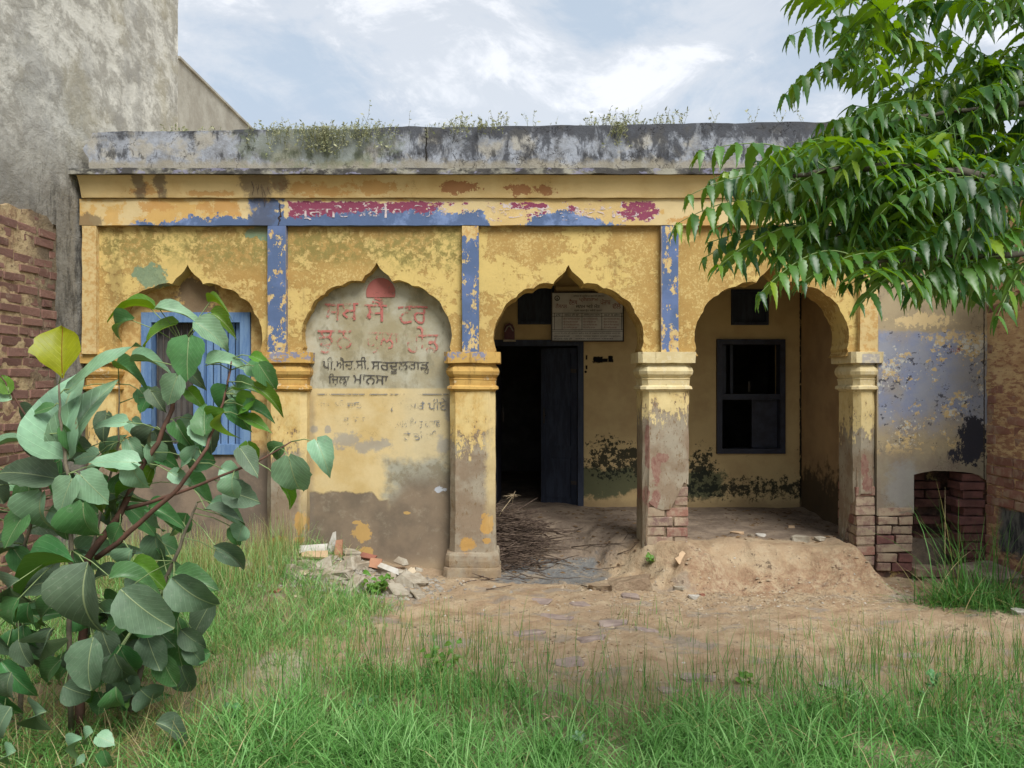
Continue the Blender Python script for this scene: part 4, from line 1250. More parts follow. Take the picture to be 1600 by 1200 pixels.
def rub(r, n): return np.stack([-1.3 + r.normal(0, .36, n), 6.0 + r.normal(0, .17, n)], 1)


scatter('rubble_crumbs', M['crumbs'], 2200, lambda r, n: (lambda P: P[P[:, 1] < 6.5])(rub(r, n)), (.005, .03), .8, 9)
u *= .85
slab_piece([(-11 * u, -4 * u), (-4 * u, -14 * u), (6 * u, -15 * u), (12 * u, -6 * u), (11 * u, 6 * u), (3 * u, 12 * u), (-3 * u, 7 * u), (-4 * u, 1 * u)], .014, pose(1064, 874, 6.12, -34, 5, 0), 'pottery_shard', M['tan_tile'], 'cream curved shard lying at the foot of the bare brick column', 'shard')
for px, py, Y, s, lab, mt in [(1061, 911, 5.95, .05, 'small grey angular stone on the dirt below the cream shard', 'concrete'), (1083, 922, 5.85, .055, 'pale stone at the base of the dirt step', 'whitetile'), (1097, 917, 5.9, .03, 'dark pebble beside the pale stone at the dirt step', 'redchip'),
                              (1190, 834, 6.75, .06, 'whitish stone on the verandah floor under the window', 'whitetile'), (1172, 842, 6.7, .045, 'dark stone on the verandah floor edge', 'concrete'), (1150, 832, 6.8, .07, 'flat tan chip on the verandah floor below the window', 'tan_tile'),
                              (1252, 845, 6.62, .11, 'flat grey slab on the verandah floor near the right column', 'concrete'), (1282, 852, 6.6, .07, 'small grey chip by the foot of the right column', 'concrete'), (1237, 812, 7.2, .05, 'tan chip near the back of the verandah floor', 'tan_tile'), (1594, 966, 5.3, .09, 'pale stone at the far right foot of the brick wall', 'whitetile')]:
    p = at(px, py, Y); p.z = max(p.z, 0); rr = random.Random(px); p.z = gz(p.x, p.y) + s * .12
    bm_link('stone', chunk(rr, s * 1.3, s, s * .5), M[mt], Matrix.Translation(p) @ Matrix.Rotation(rr.uniform(0, 3), 4, 'Z'), label=lab, category='stone')
M['clod'] = material('clod', lambda g: {'c': shade(g, g.mix(g.sm(g.n(6, 6, .7), .4, .6), C(196, 166, 126), C(176, 142, 106)), .2, .8), 'h': g.n(18, 7, .75) + g.n(60, 4, .7) * .4}, bump=1, dist=.04)
for px, py, Y, sz, lab in [(985, 905, 5.98, (.34, .2, .13), 'broken edge clod of tan earth below the bare brick column'), (935, 916, 5.95, (.16, .1, .06), 'small earth clod left of the larger one below the bare brick column')]:
    p = at(px, py, Y); bm = chunk(random.Random(px), *sz, .26)
    bmesh.ops.subdivide_edges(bm, edges=list(bm.edges), cuts=2, use_grid_fill=True)
    for v in bm.verts: v.co += Vector(mn.noise_vector(v.co * 22)) * .012
    bm_link('clod', bm, M['clod'], Matrix.Translation((p.x, p.y, gz(p.x, p.y) + sz[2] * .22)) @ Matrix.Rotation(.25, 4, 'Z'), label=lab, category='clod')
p = at(1527, 890, 6.12)
bm_link('stone_block', chunk(random.Random(8), .36, .34, .3, .10), M['old_cement'], Matrix.Translation((3.80, 6.12, -.005)) @ Matrix.Rotation(.2, 4, 'Z'), label='worn grey step block beside the niche at the right wall', category='block')
me = BR[2].copy(); me.materials.append(M['brick'])
link('loose_brick', me, None, Matrix.Translation((3.80, 5.72, .05)) @ Matrix.Rotation(1.2, 4, 'Z'), label='loose red brick lying at the foot of the right wall', category='brick')

# brushwood heap and single sticks
M['twig'] = material('twig', lambda g: {'c': g.mix(g.sm(g.n(30, 4, .7), .4, .6), C(84, 70, 62), C(118, 102, 88))}, rough=.9)
rr = random.Random(31)
mb = MB()
for i in range(900):
    a = abs(rr.gauss(0, .21)); x = -.2 + a * 1.0; y = 6.98 + rr.gauss(0, .2) - a * .1
    top = max(.02, .44 - .5 * (x + .2)) * max(.15, 1 - abs(y - 6.98) / .5)
    z = gz(x, y) + rr.random() * top
    th = rr.uniform(-.9, .9) + (pi if rr.random() < .5 else 0); l = rr.uniform(.12, .4); el = rr.uniform(-.25, .3)
    d = Vector((cos(th) * cos(el), sin(th) * cos(el), sin(el))); s = Vector((-d.y, d.x, 0)) * rr.uniform(-.18, .18)
    p0 = Vector((x, y, z)); r0 = rr.uniform(.0025, .006)
    pts = [p0 + d * l * t + s * l * sin(pi * t) for t in (0, .35, .7, 1)]
    pts = [Vector((q.x, q.y, max(q.z, gz(q.x, q.y) + .004))) for q in pts]
    mb.tube(pts, [r0, r0 * .9, r0 * .7, r0 * .4], 4, False)
mb.build('brushwood', M['twig'], None, True, kind='stuff')


def stick(pts, r, lab, name='stick', mat='twig'):
    mb = MB(); mb.tube(pts, [r * (1 - .6 * i / (len(pts) - 1)) for i in range(len(pts))], 6)
    return mb.build(name, M[mat], None, True, label=lab, category='stick')


def gp(px, py, dz=.01):
    Y = 6.5
    for _ in range(30):
        q = at(px, py, Y); e = q.z - gz(q.x, Y)
        Y += e * .8 * Y / max(.2, 1.6)
    q = at(px, py, Y); return Vector((q.x, q.y, gz(q.x, q.y) + dz))


def gp2(px, py, dz=.01):
    """ground point seen at a pixel: march out along the ray"""
    Y = 3.0
    while Y < 8.1:
        q = at(px, py, Y)
        if q.z <= gz(q.x, Y): return Vector((q.x, Y, gz(q.x, Y) + dz))
        Y += .02
    return Vector((q.x, 8.1, gz(q.x, 8.1) + dz))


M['dry'] = material('dry', lambda g: {'c': g.mix(g.sm(g.n(30, 4, .7), .4, .6), C(150, 132, 104), C(190, 172, 140))})
st = stick([at(776, 812, 6.95), at(786, 796, 6.95), at(800, 778, 6.98)], .006, 'dry stalk with a fluffy seed head rising from the brushwood', 'dry_stalk', 'dry')
mb = MB(); rr = random.Random(2)
for i in range(40):
    p = at(802, 774, 6.98); e = Vector((rr.gauss(0, .03), rr.gauss(0, .03), rr.gauss(0, .018)))
    mb.tube([p, p + e * .6, p + e + Vector((0, 0, -.006))], [.002, .0025, .001], 3, False)
mb.build('seed_head', M['dry'], st)
for pts, r, lab in [([(893, 858), (925, 855), (955, 853), (997, 850)], .006, 'long thin stick on the verandah floor left of the brick column'), ([(965, 868), (985, 862), (998, 850)], .004, 'short curved twig touching the brick column foot'),
                    ([(860, 880), (890, 886), (905, 892)], .004, 'thin twig lying across the grey cement apron'), ([(976, 846), (982, 836), (975, 828)], .004, 'small bent twig on the verandah floor near the stick'),
                    ([(760, 924), (785, 920), (800, 917)], .005, 'thin stick on the dirt below the apron'), ([(908, 918), (935, 924), (955, 928)], .005, 'stick on the dirt below the apron edge'), ([(805, 795), (830, 792), (845, 791)], .006, 'straight stick behind the brushwood heap')]:
    stick([gp2(x, y, .012) for x, y in pts], r, lab)

# ------------------------------------------------------------------ grass
def blades(P, L, Wd, lean, curl, az, tint, seg=4):
    """curved tapering blades: returns vertices, quads and a tint per vertex"""
    n = len(P)
    z0 = hgt(P[:, 0], P[:, 1]) if P.shape[1] == 2 else P[:, 2]
    pos = np.stack([P[:, 0], P[:, 1], z0 - .01], 1)
    dirx, diry = np.cos(az), np.sin(az)
    tw = az + pi / 2 + RNG.uniform(-.9, .9, n)
    side = np.stack([np.cos(tw), np.sin(tw), np.zeros(n)], 1)
    out = []
    for k in range(seg + 1):
        s = k / seg
        w = Wd * (1 - s ** 2.2) * .5 + .0002
        out += [pos - side * w[:, None], pos + side * w[:, None]]
        th = lean + curl * (s + .5 / seg)
        st = np.stack([np.sin(th) * dirx, np.sin(th) * diry, np.cos(th)], 1) * (L / seg)[:, None]
        pos = pos + st
    V = np.stack(out, 1).reshape(-1, 3)
    m = 2 * (seg + 1)
    f = np.array([(2 * k, 2 * k + 1, 2 * k + 3, 2 * k + 2) for k in range(seg)])
    F = (f[None] + m * np.arange(n)[:, None, None]).reshape(-1, 4)
    return V, F, np.repeat(tint, m)


def m_grass(g):
    t = g.attr('tint')
    c = g.mix(g.sm(t, 0, .35), C(70, 116, 52, .85), C(106, 164, 80, .85))
    c = g.mix(g.sm(t, .3, .72), c, C(158, 204, 126, .85))
    c = g.mix(g.sm(t, .80, .84), c, C(166, 160, 98, .8))
    c = g.mix(g.sm(t, .93, .95), c, C(206, 188, 140, .8))
    return {'c': c, 't': g.hsv(c, .485, 1.05, 1.25)}


M['grass'] = material('grass', m_grass, rough=.5, spec=.3, trans=.32)


def tufts(n, x0, x1, y0, y1, dens, per, seed, spread=.04):
    r = np.random.default_rng(seed)
    X = r.uniform(x0, x1, n); Y = r.uniform(y0, y1, n)
    k = r.random(n) < dens(X, Y)
    X, Y = X[k], Y[k]
    P = np.stack([np.repeat(X, per), np.repeat(Y, per)], 1) + r.normal(0, spread, (len(X) * per, 2))
    return P, r


def edge_front(x):        # far edge of the thick lawn
    return 3.95 + .25 * fbm(x * 1.3, x * 0 + 3, 31) + .42 * ss(x, -1.3, -.7) * ss(-x, -.45, .1) + .25 * ss(x, 1.6, 3)


def d_front(x, y):
    e = edge_front(x)
    d = ss(e - y, -.05, .5) * (1 - .6 * ss(x, .9, 1.6) * ss(y, 3.2, 3.7))
    bare = np.exp(-(((x + 1.4) / .34) ** 2 + ((y - 3.95) / .42) ** 2)) * 1.0 + np.exp(-(((x + 1.2) / .35) ** 2 + ((y - 4.5) / .25) ** 2)) * .8
    bare = bare + 1.0 * ss(-x, 1.15, 1.55) * ss(y, 2.6, 3.0) * .8
    d = d * (1 - np.clip(bare, 0, 1))
    d = d * (.25 + .75 * ss(fbm(x * 2.4, y * 2.4, 44), -.25, .1)) * (1 - .35 * ss(x, .9, 1.5))
    return d


parts = []
P, r = tufts(13500, -2.4, 3.4, 2.35, 4.85, d_front, 10, 1)
n = len(P); hf = .52 + .5 * ss(fbm(P[:, 0] * 1.8, P[:, 1] * 1.8, 61), -.4, .4)
lush = ss(fbm(P[:, 0] * 1.1, P[:, 1] * 1.1, 71), -.35, .3) * ss(P[:, 0], 1.9, .9) + .25
parts.append(blades(P, r.uniform(.11, .36, n) * hf, r.uniform(.003, .0074, n), np.abs(r.normal(.2, .45, n)), r.uniform(.7, 2.9, n), r.uniform(0, 2 * pi, n), np.clip(r.beta(2.2, 2.2, n) * .7 * (.35 + .75 * np.clip(lush, 0, 1)) + (r.random(n) < .10 * (1.4 - lush)) * .55, 0, 1)))
# thin upright flowering stems at the edge of the lawn
P, r = tufts(1500, -1.6, 3.4, 3.5, 4.75, lambda x, y: ss(edge_front(x) + .55 - y, 0, .5) * .8 + .0, 3, 2, .03)
n = len(P)
parts.append(blades(P, r.uniform(.14, .38, n), r.uniform(.0022, .0040, n), r.normal(0, .26, n), r.uniform(-.2, .7, n), r.uniform(0, 2 * pi, n), np.where(r.random(n) < .3, r.uniform(.8, .92, n), r.uniform(0, .45, n))))
# sparse sprigs on the earth
P, r = tufts(420, -.9, 3.6, 4.3, 5.4, lambda x, y: .6 * ss(fbm(x * 2, y * 2, 5), -.1, .3), 5, 3, .03)
n = len(P)
parts.append(blades(P, r.uniform(.05, .2, n), r.uniform(.002, .004, n), r.normal(0, .35, n), r.uniform(0, .9, n), r.uniform(0, 2 * pi, n), np.where(r.random(n) < .35, r.uniform(.8, 1, n), r.uniform(0, .5, n))))
V = np.concatenate([p[0] for p in parts]); off = np.cumsum([0] + [len(p[0]) for p in parts])
F = np.concatenate([p[1] + o for p, o in zip(parts, off)]); A = np.concatenate([p[2] for p in parts])
link('grass', mesh_np('grass', V, F, M['grass'], True, {'tint': A}), kind='stuff')
# rougher, yellower sward on the left, up to the wall
parts = []


def d_left(x, y):
    lim = -.95 - .25 * fbm(y * 2, x * 0, 12) - .35 * ss(y, 5.5, 6.0) - .2 * np.exp(-((y - 5.2) / .4) ** 2) * 0
    return ss(lim - x, -.05, .25) * (.55 + .45 * ss(fbm(x * 2.2, y * 2.2, 14), -.3, .2)) * (1 - .85 * np.exp(-(((x + 1.25) / .4) ** 2 + ((y - 4.45) / .28) ** 2)))


P, r = tufts(5600, -3.5, -.7, 4.1, 6.5, d_left, 7, 5, .04)
n = len(P)
parts.append(blades(P, r.uniform(.06, .2, n), r.uniform(.0025, .005, n), r.uniform(0, .9, n), r.uniform(.2, 1.8, n), r.uniform(0, 2 * pi, n), np.clip(.1 + r.beta(2, 2, n) * .5 + (r.random(n) < .45) * .42, 0, 1)))
P, r = tufts(420, -3.4, -1.7, 5.5, 6.45, lambda x, y: .9 + 0 * x, 6, 6, .04)
n = len(P)
parts.append(blades(P, r.uniform(.15, .42, n), r.uniform(.002, .0035, n), r.normal(0, .3, n), r.uniform(0, 1, n), r.uniform(0, 2 * pi, n), r.uniform(.72, 1, n)))
# dead straw round the foot of the shrub
P, r = tufts(420, -2.5, -1.1, 3.0, 3.9, lambda x, y: .8 + 0 * x, 7, 7, .05)
n = len(P)
parts.append(blades(P, r.uniform(.12, .35, n), r.uniform(.002, .004, n), r.uniform(.3, 1.2, n), r.uniform(.2, 1.2, n), r.uniform(0, 2 * pi, n), np.where(r.random(n) < .6, r.uniform(.86, 1, n), r.uniform(.1, .7, n))))
V = np.concatenate([p[0] for p in parts]); off = np.cumsum([0] + [len(p[0]) for p in parts])
F = np.concatenate([p[1] + o for p, o in zip(parts, off)]); A = np.concatenate([p[2] for p in parts])
link('rough_grass', mesh_np('rough_grass', V, F, M['grass'], True, {'tint': A}), kind='stuff')


def grass_thing(name, label, cx, cy, sx, sy, n, L, wd, seed, dark=0., lean=(0, .6)):
    r = np.random.default_rng(seed)
    P = np.stack([cx + r.normal(0, sx, n), cy + r.normal(0, sy, n)], 1)
    V, F, A = blades(P, r.uniform(*L, n), r.uniform(*wd, n), r.uniform(*lean, n), r.uniform(.1, 1.5, n), r.uniform(0, 2 * pi, n), np.where(r.random(n) < .1, r.uniform(.85, 1, n), r.uniform(0, .55 - dark, n)), 5)
    return link(name, mesh_np(name, V, F, M['grass'], True, {'tint': A}), label=label, category='grass tuft')


grass_thing('grass_tuft', 'dark green clump of grass growing in front of the brick niche', 3.34, 5.6, .17, .10, 900, (.14, .40), (.004, .008), 21, .2, (.1, 1.2))
grass_thing('tall_grass_stems', 'tall thin grass stalks standing up in front of the brick niche', 3.42, 5.72, .13, .06, 70, (.5, .95), (.005, .009), 22, .15, (-.15, .3))
grass_thing('grass_tuft', 'low trailing grass at the lower right of the niche clump', 3.58, 5.40, .14, .08, 220, (.1, .3), (.003, .006), 23, .1, (.4, 1.3))
# star-shaped seed heads
for px, py, Y, s, lab in [(860, 1120, 3.5, .055, 'pale five fingered grass seed head in the middle of the lawn'), (1530, 1155, 3.45, .06, 'pale star shaped grass seed head at the lower right of the lawn'), (1402, 1122, 3.7, .03, 'tiny cream grass seed head in the right lawn'), (814, 1145, 3.45, .028, 'small rusty grass seed head left of the larger pale one')]:
    p = at(px, py, Y); mb = MB(); rr = random.Random(px)
    a0 = rr.uniform(0, 1)
    for i in range(5):
        a = a0 + i * 1.2566 + rr.uniform(-.2, .2)
        e = Vector((cos(a), sin(a) * .8, rr.uniform(-.25, .25))) * s
        mb.tube([p, p + e * .5 + Vector((0, 0, .006)), p + e], [.0022, .003, .0012], 5)
    mb.tube([p, Vector((p.x + .01, p.y + .02, gz(p.x, p.y)))], [.0016, .002], 4)
    mb.build('seed_head', M['dry'], None, True, label=lab, category='seed head')


# ------------------------------------------------------------------ broad leaved shrub
def leaf_mesh(name, seed, kind='heart', fold=.1, droop=.18, mat=None):
    rr = random.Random(seed)
    rows, cols = 12, 6
    vs, uvs, fs = [], [], []
    for j in range(rows + 1):
        t = j / rows
        if kind == 'heart':
            w = (sin(pi * min(1, t ** .58)) ** .75) * (1 - .0 * t) if t < .9 else (sin(pi * .9 ** .58) ** .75) * ((1 - t) / .1) ** 1.6 * .8 + .0
            if j == 0: w = .12
        elif kind == 'obovate':
            w = (sin(pi * t ** 1.35) ** .8) * (1.0 if t < .5 else 1 - .06 * sin(t * 22))
            if j == 0: w = .04
        else:
            w = sin(pi * t ** .78) ** .62
            if j == 0: w = .06
        if j == rows: w = .004
        for i in range(cols + 1):
            s = -1 + 2 * i / cols
            x = s * w * .5
            y = t - .5 - (.07 * abs(s) ** 1.5 if kind == 'heart' and t < .3 else 0) * (1 - t / .3)
            z = fold * abs(x) * 1.6 - droop * (t - .15) ** 2 * (1 + t) + .035 * sin(t * 8 + seed * 1.7 + (2.2 if s > 0 else 0)) * abs(s) + .05 * s * sin(seed) * t
            if abs(s) == 1 and 0 < j < rows: x *= 1 + rr.uniform(-.07, .03); y += rr.uniform(-.012, .012)
            x += .06 * sin(seed * 2.1) * t * t
            vs.append((x, y, z)); uvs.append((.5 + x, t))
    for j in range(rows):
        for i in range(cols):
            a = j * (cols + 1) + i; fs.append((a, a + 1, a + cols + 2, a + cols + 1))
    V = np.array(vs); F = np.array(fs)
    return mesh_np(name, V, F, mat, True, None, np.array(uvs))


def m_leaf(top, back, young=False):
    def f(g):
        uvx, uvy, _ = g.xyz(g.uv())
        au = g.math('ABSOLUTE', uvx - .5)
        rib = g.sm(au, .016, .006)
        q = (uvy - au * 1.05) * 8.5
        fr = g.math('ABSOLUTE', q - g.math('FLOOR', q) - .5)
        vein = g.sm(fr, .07, .02) * g.sm(uvy, .98, .8)
        g.pos()
        r = g.rnd(); n = g.n(14, 5, .65, 2)
        c = g.mix(g.sm(n, .36, .66), top, tuple(q * 1.3 for q in top))
        c = g.hsv(c, .5 + (r - .5) * .03, 1., .8 + r * .4)
        c = g.mix(g.sm(g.n(40, 5, .75, 6), .55, .7, 0, .25 if not young else .05), c, C(176, 178, 160))
        c = g.mix(vein * .42, c, tuple(min(1, q * 1.9 + .02) for q in top))
        c = g.mix(rib * .75, c, C(176, 190, 140) if not young else C(150, 70, 40))
        c = g.mix(g.cache['back'] * .8, c, back)
        hole = g.sm(g.n(9, 3, .6, 31), .73, .75)
        c = g.mix(hole * .7, c, C(150, 124, 84))
        return {'c': c, 'h': g.mx(vein * .5, rib), 't': g.hsv(c, .47, 1.2, 1.3)}
    return f


M['leaf_pale'] = material('leaf_pale', m_leaf(C(134, 172, 136, .74), C(110, 142, 84, .7)), rough=.42, spec=.45, bump=.35, dist=.004, trans=.14)
M['leaf_green'] = material('leaf_green', m_leaf(C(84, 132, 78, .72), C(96, 140, 56, .7)), rough=.42, spec=.45, bump=.35, dist=.004, trans=.2)
M['leaf_lime'] = material('leaf_lime', m_leaf(C(96, 140, 52, .8), C(120, 158, 50, .8)), rough=.42, spec=.4, bump=.35, dist=.004, trans=.34)
M['leaf_dusty'] = material('leaf_dusty', m_leaf(C(94, 116, 90, .74), C(84, 106, 64, .7)), rough=.55, spec=.3, bump=.35, dist=.004, trans=.1)
M['leaf_yellow'] = material('leaf_yellow', m_leaf(C(150, 152, 34, .8), C(150, 150, 30, .8), True), rough=.42, spec=.4, bump=.35, dist=.004, trans=.4)
M['bark_red'] = simple('bark_red', C(122, 82, 66), C(96, 70, 58), 12, .7, .2, .18, .5)
M['bark_grey'] = simple('bark_grey', C(142, 130, 108), C(110, 102, 86), 14, .8, .2, .18, .5)
M['stem_green'] = simple('stem_green', C(150, 170, 104), C(126, 150, 88), 12, .6)

SH = thing('shrub', 'large broad leaved shrub with grey green leaves and one yellow top leaf at the left', 'shrub', (-1.95, 3.45, 0))
LM = {}
for mt in ('pale', 'green', 'lime', 'dusty', 'yellow'):
    for k in range(5): LM[mt, 0, k] = leaf_mesh('leaf', 10 + k, 'heart', .10 + .12 * k, .1 + .17 * k, M['leaf_' + mt])
    for k in range(5): LM[mt, 1, k] = leaf_mesh('leaf', 20 + k, 'oval', .08 + .11 * k, .08 + .16 * k, M['leaf_' + mt])
for k in range(5): LM['yellow', 1, k] = leaf_mesh('leaf', 30 + k, 'obovate', .25, .1, M['leaf_yellow'])
STEMS = [([(122, 1150, 3.45), (126, 1040, 3.45), (132, 930, 3.44), (138, 870, 3.42), (190, 800, 3.4), (215, 740, 3.4), (248, 690, 3.42), (268, 640, 3.42), (278, 590, 3.44), (285, 540, 3.46)], .021, 'bark_red'),
         ([(150, 872, 3.42), (185, 848, 3.38), (235, 800, 3.34), (272, 770, 3.32), (300, 735, 3.3), (322, 700, 3.32), (338, 660, 3.36), (352, 615, 3.38), (362, 560, 3.42)], .013, 'bark_red'),
         ([(196, 795, 3.4), (235, 785, 3.36), (300, 762, 3.3), (350, 742, 3.26), (400, 722, 3.24), (455, 690, 3.24)], .010, 'bark_red'),
         ([(205, 1110, 3.55), (232, 1000, 3.55), (255, 920, 3.5), (280, 855, 3.46), (298, 810, 3.44), (308, 785, 3.42)], .014, 'bark_grey'),
         ([(110, 1140, 3.4), (108, 980, 3.3), (112, 860, 3.25), (106, 740, 3.2), (98, 690, 3.18), (94, 650, 3.16), (92, 600, 3.14)], .012, 'bark_grey'),
         ([(30, 1180, 3.5), (36, 1050, 3.5), (26, 950, 3.45), (40, 850, 3.4), (60, 780, 3.36), (70, 720, 3.36)], .012, 'bark_grey'),
         ([(70, 700, 3.2), (42, 652, 3.16), (12, 606, 3.12), (-4, 580, 3.1)], .006, 'bark_red'),
         ([(140, 868, 3.42), (160, 790, 3.5), (186, 690, 3.52), (186, 600, 3.54)], .008, 'bark_grey')]
sp = []
for pts, r0, mt in STEMS:
    w = [at(*p) for p in pts]
    n = len(w)
    fin = []
    for i in range(n - 1):
        for k in range(3): fin.append(w[i].lerp(w[i + 1], k / 3) + Vector((random.uniform(-1, 1), random.uniform(-1, 1), 0)) * .004)
    fin.append(w[-1])
    mb = MB(); mb.tube(fin, [r0 * (1 - .68 * i / (len(fin) - 1)) for i in range(len(fin))], 8)
    mb.build('stem', M[mt], SH, True)
    sp += fin[6:] if len(fin) > 8 else fin


def put_leaf(px, py, ln, wd, ang, tilt, mt, Y, shape=0, ty=None, petiole=True, k=None):
    c = at(px, py, Y); a = radians(ang)
    ty = random.uniform(-.35, .35) if ty is None else ty
    t = Vector((cos(a), ty, sin(a))).normalized()
    nr = Vector((random.uniform(-.15, .15), -cos(radians(tilt)), sin(radians(tilt))))
    nr = (nr - t * nr.dot(t)).normalized()
    s = t.cross(nr)
    Lm, Wm = ln / 1200 * Y * .92, wd / 1200 * Y * .9
    mw = Matrix.Translation(c) @ Matrix((s, t, nr)).transposed().to_4x4() @ Matrix.Diagonal((Wm, Lm, Lm, 1))
    o = link('leaf', LM[mt, shape, random.randrange(5) if k is None else k], SH, mw)
    if petiole:
        base = c - t * Lm * .44
        q = min(sp, key=lambda p: (p - base).length + .5 * max(0, p.z - base.z - .05))
        if (q - base).length < .42:
            mid = base.lerp(q, .5) + Vector((0, 0, .012))
            mb = MB(); mb.tube([base + t * Lm * .03, base, mid, q], [.0016, .0021, .0024, .003], 5)
            mb.build('petiole', M['stem_green'], o, True)
    return o


random.seed(17)
LEAVES = [  # px, py, length, width, tip direction, tilt, paint, distance, shape
    (96, 549, 92, 86, 93, 4, 'yellow', 3.12, 1), (92, 655, 140, 98, 100, 10, 'pale', 3.2, 1), (155, 572, 140, 40, 40, 35, 'pale', 3.18, 1), (120, 660, 120, 62, 70, 15, 'pale', 3.22, 1),
    (205, 474, 72, 22, 165, 62, 'lime', 3.44, 0), (184, 506, 56, 30, 195, 30, 'green', 3.42, 0), (246, 516, 66, 36, 200, 45, 'lime', 3.4, 0), (282, 488, 74, 30, -6, 58, 'pale', 3.4, 0),
    (334, 522, 68, 46, -35, 40, 'pale', 3.38, 0), (292, 562, 76, 72, -92, 8, 'green', 3.32, 0), (348, 500, 48, 28, -30, 40, 'lime', 3.45, 0), (236, 562, 60, 26, 5, 50, 'pale', 3.42, 0),
    (268, 612, 60, 48, -115, 18, 'pale', 3.34, 0), (355, 565, 66, 34, 10, 45, 'pale', 3.4, 0), (340, 470, 36, 12, 5, 70, 'lime', 3.5, 0), (418, 590, 54, 38, -60, 15, 'green', 3.3, 0), (407, 562, 38, 20, -20, 40, 'lime', 3.36, 0),
    (422, 620, 64, 26, -35, 40, 'lime', 3.32, 0), (392, 606, 50, 30, 10, 40, 'green', 3.36, 0), (318, 652, 58, 40, 100, 12, 'green', 3.34, 0), (300, 585, 50, 34, -40, 30, 'dusty', 3.5, 0), (205, 580, 56, 26, -12, 55, 'green', 3.45, 0),
    (168, 662, 66, 34, 185, 48, 'pale', 3.32, 0), (176, 721, 78, 44, 175, 42, 'pale', 3.26, 0), (100, 777, 68, 56, -112, 20, 'pale', 3.16, 0), (148, 765, 68, 58, -50, 22, 'pale', 3.2, 0), (132, 823, 84, 76, -92, 8, 'green', 3.18, 0),
    (36, 738, 96, 62, 165, 30, 'dusty', 3.24, 0), (58, 805, 78, 66, -100, 30, 'pale', 3.26, 0), (215, 750, 58, 44, -75, 25, 'pale', 3.3, 0), (459, 747, 80, 70, -82, 8, 'pale', 3.2, 0), (505, 712, 60, 46, -62, 30, 'pale', 3.2, 0),
    (452, 772, 60, 24, -60, 45, 'lime', 3.26, 0), (390, 722, 62, 36, -50, 40, 'dusty', 3.22, 0), (362, 767, 44, 46, -95, 12, 'pale', 3.22, 0), (380, 775, 62, 50, -20, 20, 'dusty', 3.3, 0), (350, 800, 70, 28, -8, 60, 'dusty', 3.3, 1),
    (55, 882, 120, 42, 182, 60, 'green', 3.16, 1), (124, 938, 128, 102, -96, 6, 'dusty', 3.05, 1), (226, 955, 110, 82, -44, 10, 'dusty', 3.08, 1), (298, 930, 88, 66, -44, 14, 'dusty', 3.2, 1), (300, 905, 80, 50, -10, 35, 'green', 3.26, 1),
    (136, 1040, 92, 70, -97, 8, 'dusty', 3.08, 1), (66, 1008, 78, 48, -125, 12, 'dusty', 3.12, 1), (8, 1078, 66, 56, -110, 20, 'dusty', 3.1, 1), (50, 1118, 66, 42, -160, 42, 'dusty', 3.1, 1), (0, 1130, 60, 50, -120, 35, 'dusty', 3.06, 1),
    (190, 1050, 76, 56, -80, 18, 'dusty', 3.22, 1), (238, 1020, 70, 56, -70, 20, 'dusty', 3.3, 1), (262, 1050, 64, 44, -70, 30, 'green', 3.36, 1), (365, 868, 74, 24, -32, 30, 'dusty', 3.22, 1), (205, 900, 70, 40, 5, 55, 'green', 3.24, 1),
    (8, 920, 70, 50, -150, 30, 'dusty', 3.1, 1), (14, 960, 66, 56, -120, 25, 'green', 3.1, 1), (228, 892, 60, 40, -20, 50, 'lime', 3.34, 1), (60, 912, 74, 50, 190, 40, 'dusty', 3.24, 1), (20, 830, 70, 50, -120, 28, 'green', 3.24, 0), (5, 690, 60, 20, 180, 55, 'pale', 3.12, 1),
    (66, 640, 50, 22, 195, 45, 'green', 3.16, 1), (8, 600, 40, 30, 120, 20, 'lime', 3.12, 1), (0, 620, 40, 24, 170, 30, 'pale', 3.12, 1), (112, 690, 70, 26, -70, 50, 'green', 3.2, 1), (330, 690, 54, 34, -100, 20, 'dusty', 3.44, 0), (232, 690, 56, 40, -110, 24, 'dusty', 3.44, 0),
    (285, 680, 50, 30, -60, 30, 'green', 3.42, 0), (300, 720, 50, 34, -110, 25, 'pale', 3.4, 0), (375, 650, 60, 40, -70, 30, 'green', 3.42, 0), (400, 660, 66, 24, -20, 50, 'lime', 3.38, 0), (405, 640, 50, 28, -10, 40, 'green', 3.38, 0), (345, 625, 50, 30, -120, 25, 'green', 3.45, 0),
    (132, 1152, 36, 30, -150, 50, 'pale', 3.05, 0), (166, 1156, 34, 30, -20, 55, 'pale', 3.05, 0), (166, 1190, 40, 30, -80, 40, 'green', 3.0, 0), (112, 1168, 44, 26, -140, 50, 'pale', 3.02, 0), (120, 1192, 36, 26, 200, 55, 'pale', 2.98, 0), (8, 1180, 40, 30, -160, 50, 'pale', 2.95, 0), (270, 1138, 60, 34, -20, 55, 'dusty', 3.2, 1), (182, 1098, 56, 44, -90, 20, 'green', 3.2, 1),
]
for L in LEAVES: put_leaf(*L)
for i in range(72):
    t = random.random()
    px = random.gauss(150, 95); py = random.uniform(690, 1110)
    if px > 330 or px < -60: px = random.uniform(0, 220)
    put_leaf(px, py, random.uniform(36, 84), random.uniform(24, 54), random.choice([-90, -70, -120, -40, -150, 180, 0]) + random.uniform(-25, 25), random.uniform(10, 55), random.choice(['dusty', 'dusty', 'green', 'green', 'pale']), random.uniform(3.4, 3.8), random.choice([0, 1]))
for i in range(15):
    put_leaf(random.uniform(190, 440), random.uniform(560, 760), random.uniform(30, 52), random.uniform(22, 38), random.uniform(-150, -20), random.uniform(10, 55), random.choice(['green', 'pale', 'pale', 'lime', 'dusty']), random.uniform(3.38, 3.6), 0)
